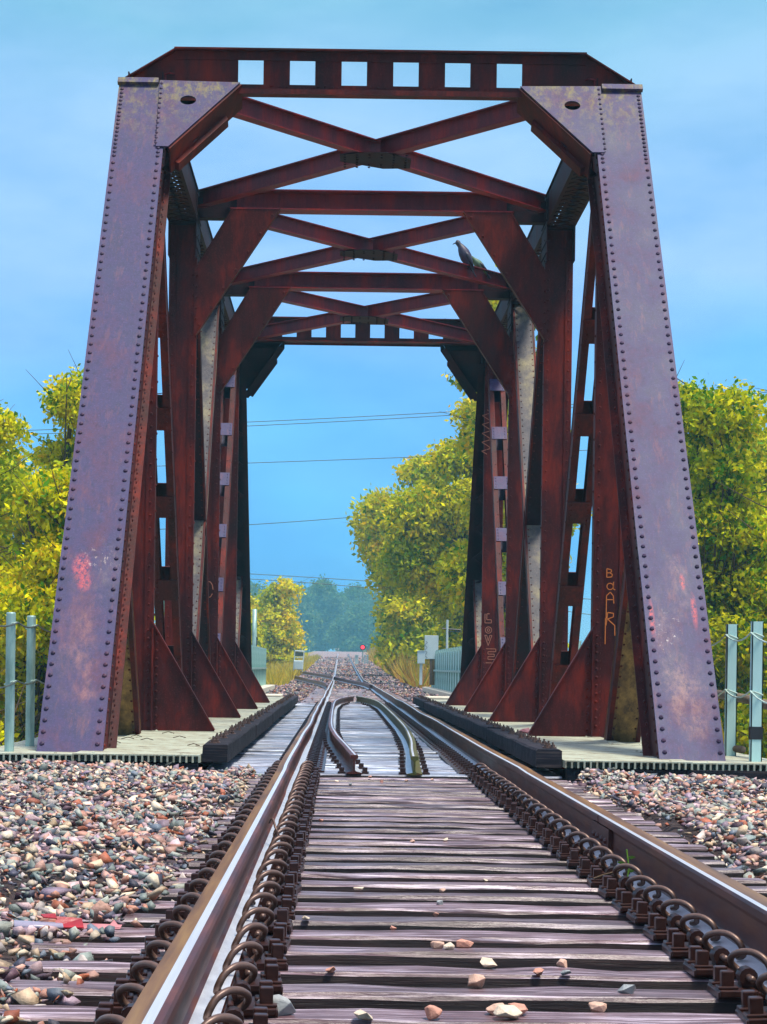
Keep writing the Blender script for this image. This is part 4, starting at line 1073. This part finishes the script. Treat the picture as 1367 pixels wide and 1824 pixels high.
# ------------------------------------------------------------------ trees
CY = np.array([(.68,.62,.001),(.82,.76,.002),(.50,.54,.001),(.28,.41,.001),(.09,.25,.003),(.86,.60,.002)])
def foliage(blobs, nclus, per, leaf, pal, wts, seed, droop=.5):
    g = np.random.default_rng(seed); Vs = []; Cs = []
    vol = np.array([b[3]*b[4]*b[5] for b in blobs])**.75; vol /= vol.sum()
    wb = g.choice(len(blobs), nclus, p=vol); B = np.array(blobs)[wb]
    d = g.normal(0, 1, (nclus, 3)); d /= np.linalg.norm(d, axis=1)[:, None]
    rr = g.uniform(.35, 1, nclus)**.45*(1+.12*np.sin(d[:, 0]*9+B[:, 0])*np.cos(d[:, 2]*8+B[:, 1]))
    # occasional long sprays beyond the crown edge
    rr = rr*np.where(g.uniform(0, 1, nclus) < .04, 1.17, 1)
    C = B[:, :3]+d*rr[:, None]*B[:, 3:6]
    ax = d*np.array([1, 1, .4])+g.normal(0, .35, (nclus, 3)); ax[:, 2] -= droop; ax /= np.linalg.norm(ax, axis=1)[:, None]
    colc = pal[g.choice(len(pal), nclus, p=wts/wts.sum())]*g.uniform(.75, 1.2, (nclus, 1))
    # colour drifts in clumps
    ph = np.sin(C[:, 0]*1.1+seed)+np.sin(C[:, 2]*1.3+C[:, 1]*.9); colc = np.where((ph > .7)[:, None], colc*.5+pal[-3]*.5, colc)
    n = nclus*per
    C = np.repeat(C, per, 0); AX = np.repeat(ax, per, 0); colv = np.repeat(colc, per, 0)*g.uniform(.8, 1.2, (n, 1))
    u = np.tile(np.linspace(-1, 1, per), nclus)
    base = C+AX*(u[:, None]*leaf*1.9)+g.normal(0, leaf*.35, (n, 3))
    ld = g.normal(0, 1, (n, 3)); ld = ld-AX*(ld*AX).sum(1)[:, None]; ld /= np.linalg.norm(ld, axis=1)[:, None]; ld = ld+AX*.55; ld[:, 2] -= .35; ld /= np.linalg.norm(ld, axis=1)[:, None]
    sd_ = np.cross(ld, g.normal(0, 1, (n, 3))); sd_ /= np.linalg.norm(sd_, axis=1)[:, None]
    L = leaf*g.uniform(.7, 1.25, n)[:, None]; Wd = L*.26
    V = np.stack([base, base+ld*L*.5+sd_*Wd, base+ld*L, base+ld*L*.5-sd_*Wd], 1).reshape(-1, 3)
    F = np.arange(n*4).reshape(n, 4); return V, F, np.repeat(colv, 4, 0)
def tree(name, loc, blobs, nclus, per, leaf, pal, wts, seed, label, cat, group=None, trunk_r=.22, ground=None, branches=True):
    t = empty(name, loc); tag(t, label, cat, group)
    V, F, Cc = foliage(blobs, nclus, per, leaf, pal, wts, seed); np_mesh('crown', V, F, M['leaf'], Cc, t)
    mb = MB(); rd = random.Random(seed); top = max(b[2] for b in blobs)
    tr = [(0, 0, -1.5), (rd.gauss(0, .1), rd.gauss(0, .1), top*.25), (rd.gauss(0, .25), rd.gauss(0, .25), top*.55), (rd.gauss(0, .3), rd.gauss(0, .3), top)]
    sp = spline(tr, 6); mb.tube(sp, [trunk_r*(1-.85*i/len(sp)) for i in range(len(sp))], 8)
    for b in blobs:
        c = Vector(b[:3]); k = rd.randint(6, 12); st = sp[k]
        for _ in range(3):
            e = c+Vector((rd.gauss(0, .5)*b[3], rd.gauss(0, .5)*b[4], rd.uniform(.1, .9)*b[5])); m_ = (st+e)/2+Vector((rd.gauss(0, .3), rd.gauss(0, .3), -.2))
            q = spline([st, m_, e], 5); mb.tube(q, [trunk_r*.24*(1-.9*i/len(q)) for i in range(len(q))], 5)
            for __ in range(4):
                i = rd.randint(3, len(q)-1); e2 = q[i]+Vector((rd.gauss(0, .9), rd.gauss(0, .9), rd.uniform(.2, 1.1)))
                mb.tube([q[i], (q[i]+e2)/2+Vector((0, 0, -.08)), e2], [.016, .011, .005], 4)
    mb.build('trunk', M['bark'], t, smooth=True)
    return t
def mkblobs(w_, h, n, seed, low=.12, dep=None):
    rd = random.Random(seed); dep = dep or w_; bl = []
    for i in range(n):
        u = (i+.5)/n; z = h*(low+(1-low)*u*.9); rad = w_*(.5+.5*math.sin(math.pi*min(1, .22+u*.8)))*.62
        for j in range(3 if u < .75 else 2):
            a = rd.uniform(0, 2*math.pi); rr = rd.uniform(.25, .75)*rad
            s_ = rd.uniform(.32, .5)*w_*(1.0 if u < .75 else .7)
            bl.append((rr*math.cos(a), rr*math.sin(a)*dep/w_, z, s_, s_*dep/w_, s_*rd.uniform(.55, .8)))
    top = max(b[2]+b[5] for b in bl)*.97
    return [(b[0], b[1], b[2]*h/top, b[3], b[4], b[5]) for b in bl]
def build_trees():
    wy = np.array([3.4, 3, 3, 1.6, 1.0, 1.0]); wg = np.array([2.6, 1.8, 2.8, 2.2, 1.8, .4])
    gr = 'trees standing beyond and beside the bridge'
    T = [ # (x, y, width, height, seed, wts, label)
     (-6.5, 46, 2.4, 7.7, 11, wy, 'tall yellow leafed tree left of the left end post'),
     (-9.3, 52, 2.8, 7.9, 12, wy, 'yellow tree at the left edge of the picture'),
     (-7.5, 58, 2.8, 8.9, 13, wy, 'yellow green tree seen through the left truss'),
     (-7.7, 40, 2.2, 4.6, 14, wg, 'lower greener tree behind the left pipe railing'),
     (-5.2, 30, 1.25, 2.4, 15, wy, 'low yellow bush just behind the left railing posts'),
     (9.0, 42, 2.8, 7.8, 21, wg, 'green yellow tree behind the right end post'),
     (11.8, 50, 3.0, 9.2, 22, wg, 'tallest green tree at the right edge of the picture'),
     (8.6, 54, 2.9, 8.6, 23, wg, 'yellow green tree seen through the right truss'),
     (7.9, 34, 1.9, 4.0, 24, wg, 'low drooping green tree behind the pale right railing'),
     (5.6, 26, 1.1, 2.0, 25, wg, 'low green bush outside the right railing'),
     (6.0, 88, 3.5, 16.0, 31, wy, 'tall yellow tree just right of the bridge opening'),
     (6.3, 108, 3.9, 14.4, 32, wy, 'yellow tree beyond the far right fence with an upper branch reaching left'),
     (5.4, 138, 4.2, 13.4, 33, wy, 'dark green tree overhanging the right side of the far track'),
     (6.5, 168, 3.9, 11.2, 34, wy, 'yellow green tree farther along the right of the track'),
     (7.6, 205, 3.8, 8.8, 35, wy, 'small yellow tree beside the red signal'),
     (6.0, 118, 2.3, 4.6, 36, wy, 'round yellow bush low on the right behind the white board'),
     (-5.7, 185, 2.9, 7.2, 41, wy*np.array([2, 2, 1, .6, .4, 3]), 'rounded orange yellow tree left of the far track'),
     (-8.6, 170, 3.0, 6.6, 42, wy, 'yellow tree half hidden behind the left far fence'),
     (12.5, 75, 4.0, 10.5, 43, wg, 'green tree behind the right truss, farther back'),
     (-12.8, 74, 4.0, 9.4, 44, wy, 'yellow tree behind the left truss, farther back'),
    ]
    for (x, y, w_, h, sd0, wts, lab) in T:
        z = float(groundz(x, y)); near = y < 65
        bl = mkblobs(w_, h-z*0, 6, sd0, .06)
        if sd0 == 33: bl += [(-3.3, 0, 9.9, 1.5, 1.6, 1.7), (-2.6, 0, 8.3, 1.7, 1.8, 1.6), (-2.0, .5, 6.6, 1.7, 1.8, 1.5)]
        if sd0 == 32: bl += [(-2.8, 0, 8.6, 1.6, 1.6, 1.5), (-3.0, .5, 6.6, 1.7, 1.8, 1.5)]
        k = (w_/3.0)**2*(h/8)
        if y < 65: nc, per, lf = int(7600*k)+800, 9, .155
        elif y < 130: nc, per, lf = int(3600*k), 8, .26
        else: nc, per, lf = int(2400*k), 7, .36
        tree('tree' if h > 3 else 'bush', (x, y, z), bl, nc, per, lf, CY, wts, sd0, lab, 'tree' if h > 3 else 'bush', None, .2 if h > 5 else .1)
    # hazy woods that close the view
    far = np.array([(.10,.24,.06),(.14,.26,.07),(.18,.28,.06),(.12,.22,.08),(.08,.17,.06),(.2,.26,.05)])
    for k, (x, y, w_, h) in enumerate([(-16, 660, 12, 18), (-5.5, 700, 10.5, 20.5), (6.5, 790, 12, 21), (16, 700, 11, 17.5), (-30, 680, 13, 19), (10, 300, 6, 12), (17, 320, 7, 14), (-20, 300, 7, 12), (4.0, 650, 9, 12.5)]):
        labs = ['hazy blue green tree behind the orange yellow one', 'tallest hazy blue tree at the end of the line', 'hazy tree beside the pale far house', 'hazy tree right of the far house, above the red signal', 'hazy tree far left in the bridge opening', 'hazy tree behind the yellow trees on the right', 'far tree hidden behind the right truss', 'far tree hidden behind the left truss', 'low hazy tree in front of the pale far house']
        tree('tree', (x, y, float(groundz(0, y))-1.5), mkblobs(w_, h, 5, 60+k, .05), 3400, 7, .62 if y < 400 else 1.0, far, np.ones(6), 60+k, labs[k], 'tree', None, .3)
build_trees()

# dry grass and undergrowth
def grass():
    g = np.random.default_rng(5); n = 52000
    y = 70+g.uniform(0, 1, n)**1.3*190; sx = np.where(g.uniform(0, 1, n) < .5, -1, 1)
    x = sx*(np.where(y > 95, 2.9, 4.0)+g.uniform(0, 1, n)**1.5*11); ok = ~((sx > 0) & (y < 84) & (x < 5.2)); x, y = x[ok], y[ok]; n = len(x)
    z = groundz(x, y); h = g.uniform(.15, .55, n)*(1+.5*(np.sin(x*1.3+y*.31) > .2))*np.where(x > 0, 2.3, 1.0); a = g.uniform(0, 2*math.pi, n); wd = .02*(1+y/120)
    lean = g.normal(0, .35, (n, 2))*h[:, None]
    V = np.stack([np.c_[x-wd*np.cos(a), y-wd*np.sin(a), z], np.c_[x+wd*np.cos(a), y+wd*np.sin(a), z], np.c_[x+lean[:, 0], y+lean[:, 1], z+h]], 1).reshape(-1, 3)
    pal = np.array([(.62,.48,.05),(.55,.38,.05),(.42,.22,.05),(.50,.46,.06),(.30,.32,.05)])
    pr = np.where(x[:, None] > 0, np.array([[.1,.25,.45,.1,.1]]), np.array([[.45,.25,.05,.15,.1]])); cum = np.cumsum(pr, 1); idx = (g.uniform(0, 1, n)[:, None] > cum).sum(1).clip(0, 4)
    Cc = np.repeat(pal[idx]*g.uniform(.7, 1.2, (n, 1)), 3, 0)
    tag(np_mesh('dry_grass', V, np.arange(n*3).reshape(n, 3), M['leaf'], Cc), 'yellow and russet dry grass along both sides of the far track', 'grass', kind='stuff')
    n = 15000; y = g.uniform(19, 60, n); sx = np.where(g.uniform(0, 1, n) < .5, -1, 1); x = sx*(4.6+g.uniform(0, 1, n)*9); z = groundz(x, y); h = g.uniform(.3, 1.3, n); a = g.uniform(0, 6.28, n); wd = .05
    lean = g.normal(0, .3, (n, 2))*h[:, None]
    V = np.stack([np.c_[x-wd*np.cos(a), y-wd*np.sin(a), z], np.c_[x+wd*np.cos(a), y+wd*np.sin(a), z], np.c_[x+lean[:, 0], y+lean[:, 1], z+h]], 1).reshape(-1, 3)
    tag(np_mesh('undergrowth', V, np.arange(n*3).reshape(n, 3), M['leaf'], np.repeat(CY[g.integers(0, 6, n)]*.7, 3, 0)), 'rank green and yellow undergrowth on the banks beside the bridge', 'undergrowth', kind='stuff')
grass()
approach_gravel()

# ------------------------------------------------------------------ loose stones on the ties (one could count them)
def loose():
    spots = [(490,1805,.055),(650,1820,.035),(770,1812,.035),(850,1755,.04),(905,1812,.04),(922,1806,.035),(884,1805,.035),(1120,1768,.03),(700,1652,.016),(780,1688,.026),(800,1690,.026),(826,1686,.03),
             (1003,1722,.028),(640,1585,.022),(784,1612,.022),(786,1583,.016),(862,1566,.014),(776,1630,.014),(735,1500,.018),(795,1497,.018),(572,1460,.018),(625,1398,.02),(600,1392,.02),(680,1394,.022),(725,1392,.018),
             (560,1395,.02),(660,1386,.022),(770,1390,.02),(1015,1745,.018),(960,1735,.022),(1200,1640,.018),(868,1720,.03),(590,1730,.02),(1060,1795,.028),(545,1640,.02)]
    cols = ['pinkish tan', 'pale cream', 'salmon', 'grey']
    cc = [(.58,.36,.26),(.66,.54,.40),(.55,.26,.18),(.30,.32,.32)]
    mats = []
    for i, c in enumerate(cc): mats.append(simple('loose_stone_%s' % cols[i].replace(' ', '_'), [tuple(v*.7 for v in c), c, tuple(min(1, v*1.2) for v in c)], 40, .6, bmp=.5))
    for i, (px, py, r) in enumerate(spots):
        d = 4000*.826/(py-1187-(px-606)*ROLL-(-0)); p = at(px, py, d); k = i % 3 if i % 7 else 3
        ny = round((d-app_y[0])/TIE_SP)*TIE_SP+app_y[0]; d2 = min(max(d, ny-.09), ny+.09)
        bm = bmesh.new(); V, F = PROTO2[i % len(PROTO2)]
        vs = [bm.verts.new(v*r) for v in V]; [bm.faces.new([vs[q] for q in f]) for f in F]
        me = bpy.data.meshes.new('stone'); bm.to_mesh(me); bm.free(); me.materials.append(mats[k])
        o = bpy.data.objects.new('stone', me); COL.objects.link(o); o.location = (p.x, d2, -.2+r*.3); o.rotation_euler = (0, 0, i*1.7)
        b = o.modifiers.new('bevel', 'BEVEL'); b.width = r*.12; b.segments = 2
        if i == 0: lab = 'largest loose tan stone between the rails, in the front beside the left rail clips'
        else: lab = '%s loose stone on the %s tie before the bridge, %s between the rails' % (cols[k], ORD[max(0, min(34, 31-int(round((ny-app_y[0])/TIE_SP))))], 'far left' if p.x < -.45 else 'left' if p.x < -.15 else 'far right' if p.x > .45 else 'right' if p.x > .15 else 'midway')
        tag(o, lab, 'stone', 'loose stones on the ties')
loose()
# litter
def litter():
    D = 4000*.83/(1675-1187); t = empty('crushed_cup', at(120, 1680, D)); t.location.z = -.178; t.scale = (.8, .8, .8); t.rotation_euler = (0.1, .05, .2)
    mb = MB(); mb.tube([(-.20, 0, .01), (-.10, 0, .012), (-.02, .01, .012)], [.04, .035, .03], 10); mb.build('clear_end', M['lid'], t, smooth=True).scale = (1, 1, .4)
    mb = MB(); mb.prism([(-.05, -.01, 0), (.06, -.02, .005), (.055, .03, .03), (-.04, .035, .032)], (0, 0, .004)); mb.prism([(-.09, .02, .03), (-.04, .02, .028), (-.045, .05, .04), (-.10, .05, .035)], (0, 0, .004)); mb.build('red_shard', M['red'], t)
    mb = MB(); mb.prism([(.0, .0, -.005), (.20, .01, .0), (.21, .03, .012), (.05, .03, .012)], (0, 0, .003)); mb.prism([(.15, .01, .0), (.20, .015, .004), (.18, .05, .025)], (0, 0, .004)); mb.build('torn_strip', M['pink'], t)
    tag(t, 'crushed red and clear plastic cup lying on the left ballast', 'litter')
    p = at(950, 1281, S[1]-.55); mb = MB(); pts = [(random.gauss(0, .05), random.gauss(0, .04), random.uniform(0, .07)) for _ in range(14)]
    bm = bmesh.new(); [bm.verts.new(q) for q in pts]; bmesh.ops.convex_hull(bm, input=bm.verts); me = bpy.data.meshes.new('crumpled_wrapper'); bm.to_mesh(me); bm.free(); me.materials.append(M['pink'])
    o = bpy.data.objects.new('crumpled_wrapper', me); COL.objects.link(o); o.location = (p.x, p.y+1.2, DECK); tag(o, 'small crumpled pink and white wrapper between two knee brackets on the right', 'litter')
    # bond wires hooked on the rails
    mb = MB(); d = 9.9; mb.tube(spline([(-.715, d+.02, -.07), (-.70, d-.04, -.05), (-.68, d-.10, -.10), (-.65, d-.05, -.15), (-.62, d+.02, -.16)], 5), .006, 6)
    tag(mb.build('bond_wire', M['clip_dry'], smooth=True), 'short bent wire hooked over the foot of the left rail', 'wire')
    d = 8.35; t = empty('weed_sprig', (.66, d, -.17)); tag(t, 'small green weed sprig growing against the web of the right rail', 'weed')
    mb = MB(); mb.tube([(0, 0, 0), (.01, 0, .06), (.0, 0, .13)], .003, 5)
    for z, a in ((.05, 1), (.08, -1), (.1, 1)): mb.prism([(0, 0, z), (a*.02, -.004, z+.008), (a*.035, -.002, z+.002), (a*.018, 0, z-.006)], (0, .001, 0))
    lm = simple('weed_green', [(.10, .25, .02), (.2, .35, .03)], 10, .5, bmp=0); mb.build('stem', lm, t)
    mb = MB(); mb.tube(spline([(-.12, 0, .02), (-.08, 0, .035), (-.03, 0, .05), (.01, 0, .075)], 4), .005, 6); mb.build('twig', M['bark'], t)
litter()
# twigs and leaves on the deck
for i, (px, py) in enumerate([(205,1325),(228,1318),(243,1314),(262,1320),(320,1316),(345,1330),(300,1308)]):
    d = 4000*.70/(py-1187-(px-606)*ROLL); p = at(px, py, d); mb = MB(); a = random.uniform(-.6, .6)
    mb.tube([(-.06*math.cos(a), -.06*math.sin(a), .004), (0, .02, .02), (.06*math.cos(a), .06*math.sin(a), .005)], .004, 5); o = mb.build('twig', M['bark']); o.location = (p.x, d, DECK+.006)
    tag(o, 'short dark twig lying on the nearest left walkway plates', 'twig', 'twigs on the left walkway')

# ------------------------------------------------------------------ birds
def bird(name, loc, rz, sc, label, tilt, mat, cut=False):
    t = empty(name, loc, rz); t.scale = (sc,)*3
    ax = Vector((-math.sin(tilt), 0, math.cos(tilt)))       # body axis, tail -> head
    def along(u, side=0): return Vector((0, 0, .05))+ax*u+Vector((math.cos(tilt), 0, math.sin(tilt)))*side
    mb = MB()
    mb.tube([along(-.13, .005), along(-.09, .005), along(-.03, 0), along(.05, 0), along(.12, 0), along(.17, -.002), along(.205, -.004), along(.23, -.012), along(.255, -.016), along(.275, -.022), along(.283, -.028)],
            [.014, .028, .052, .072, .068, .052, .036, .030, .033, .025, .008], 14)
    mb.build('body', mat, t, smooth=True)
    for sgn in (-1, 1):
        w_ = MB(); w_.tube([along(.13, .012)+Vector((0, sgn*.045, 0)), along(.06, .02)+Vector((0, sgn*.06, 0)), along(-.04, .025)+Vector((0, sgn*.045, 0)), along(-.13, .02)+Vector((0, sgn*.015, 0))], [.012, .026, .022, .004], 10)
        w_.build('wing', M['bird2'], t, smooth=True)
        l = MB(); l.tube([(.02, sgn*.02, .06), (.022, sgn*.02, .0)], .006, 6); l.tube([(-.02, sgn*.02, .002), (.03, sgn*.02, .002)], .004, 5); l.build('leg', M['birdleg'], t)
        e = MB(); e.rivet(along(.262, -.022)+Vector((0, sgn*.026, 0)), (0, sgn, 0), .006); e.build('eye', M['birdleg'], t)
    b = MB(); h = along(.262, -.035); b.tube([h, h+Vector((-.03, 0, -.012)), h+Vector((-.042, 0, -.024))], [.010, .006, .002], 8); b.build('beak', M['birdbeak'], t)
    tl_ = MB(); tl_.prism([along(-.10, -.004)+Vector((0, -.03, 0)), along(-.10, -.004)+Vector((0, .03, 0)), along(-.21, .0)+Vector((0, .035, 0)), along(-.21, .0)+Vector((0, -.035, 0))], Vector((.012, 0, .004))); tl_.build('tail', M['bird2'], t)
    tag(t, label, 'bird')
M['bird'] = simple('dark_plumage', [(.012, .009, .022), (.035, .022, .055), (.025, .04, .045)], 12, .5, bmp=0)
M['bird2'] = simple('wing_plumage', [(.010, .007, .018), (.025, .018, .04)], 12, .5, bmp=0)
M['birdleg'] = simple('bird_leg', [(.15, .04, .03), (.2, .06, .04)], 12, .6, bmp=0)
M['birdbeak'] = simple('bird_beak', [(.06, .05, .06), (.1, .09, .09)], 12, .4, bmp=0)
M['bird_green'] = simple('greenish_plumage', [(.05, .10, .06), (.10, .18, .08)], 12, .5, bmp=0)
def on_brace(t):
    ya, yb = S[2]+.1, S[3]-.15
    return Vector((X(-1, 2.26)+t*(4.52), ya+(yb-ya)*t, 6.73+.106))
bird('perched_bird', on_brace(.843)+Vector((0, -.03, 0)), 0, 1.28, 'dark pigeon perched upright on the lateral brace, facing left', .45, M['bird'])
p2 = on_brace(.897)+Vector((0, .05, -.03))
bird('perched_bird', p2, 0.3, .95, 'greenish bird crouching just right of the upright pigeon', .75, M['bird_green'])

# ------------------------------------------------------------------ haze
hz = bpy.data.meshes.new('haze'); bm = bmesh.new(); bmesh.ops.create_cube(bm, size=1)
for v in bm.verts: v.co = Vector((v.co.x*2000, v.co.y*1700+750, (22 if v.co.z > 0 else -8)))
bm.to_mesh(hz); bm.free(); ho = bpy.data.objects.new('haze', hz); COL.objects.link(ho); tag(ho, kind='stuff')
m = bpy.data.materials.new('haze_air'); m.use_nodes = True; t = m.node_tree; t.nodes.clear()
o_ = nn(t, 'ShaderNodeOutputMaterial'); pv = nn(t, 'ShaderNodeVolumePrincipled'); pv.inputs['Color'].default_value = (.30, .80, 1.0, 1); pv.inputs['Density'].default_value = .0007
t.links.new(pv.outputs[0], o_.inputs['Volume']); hz.materials.append(m)
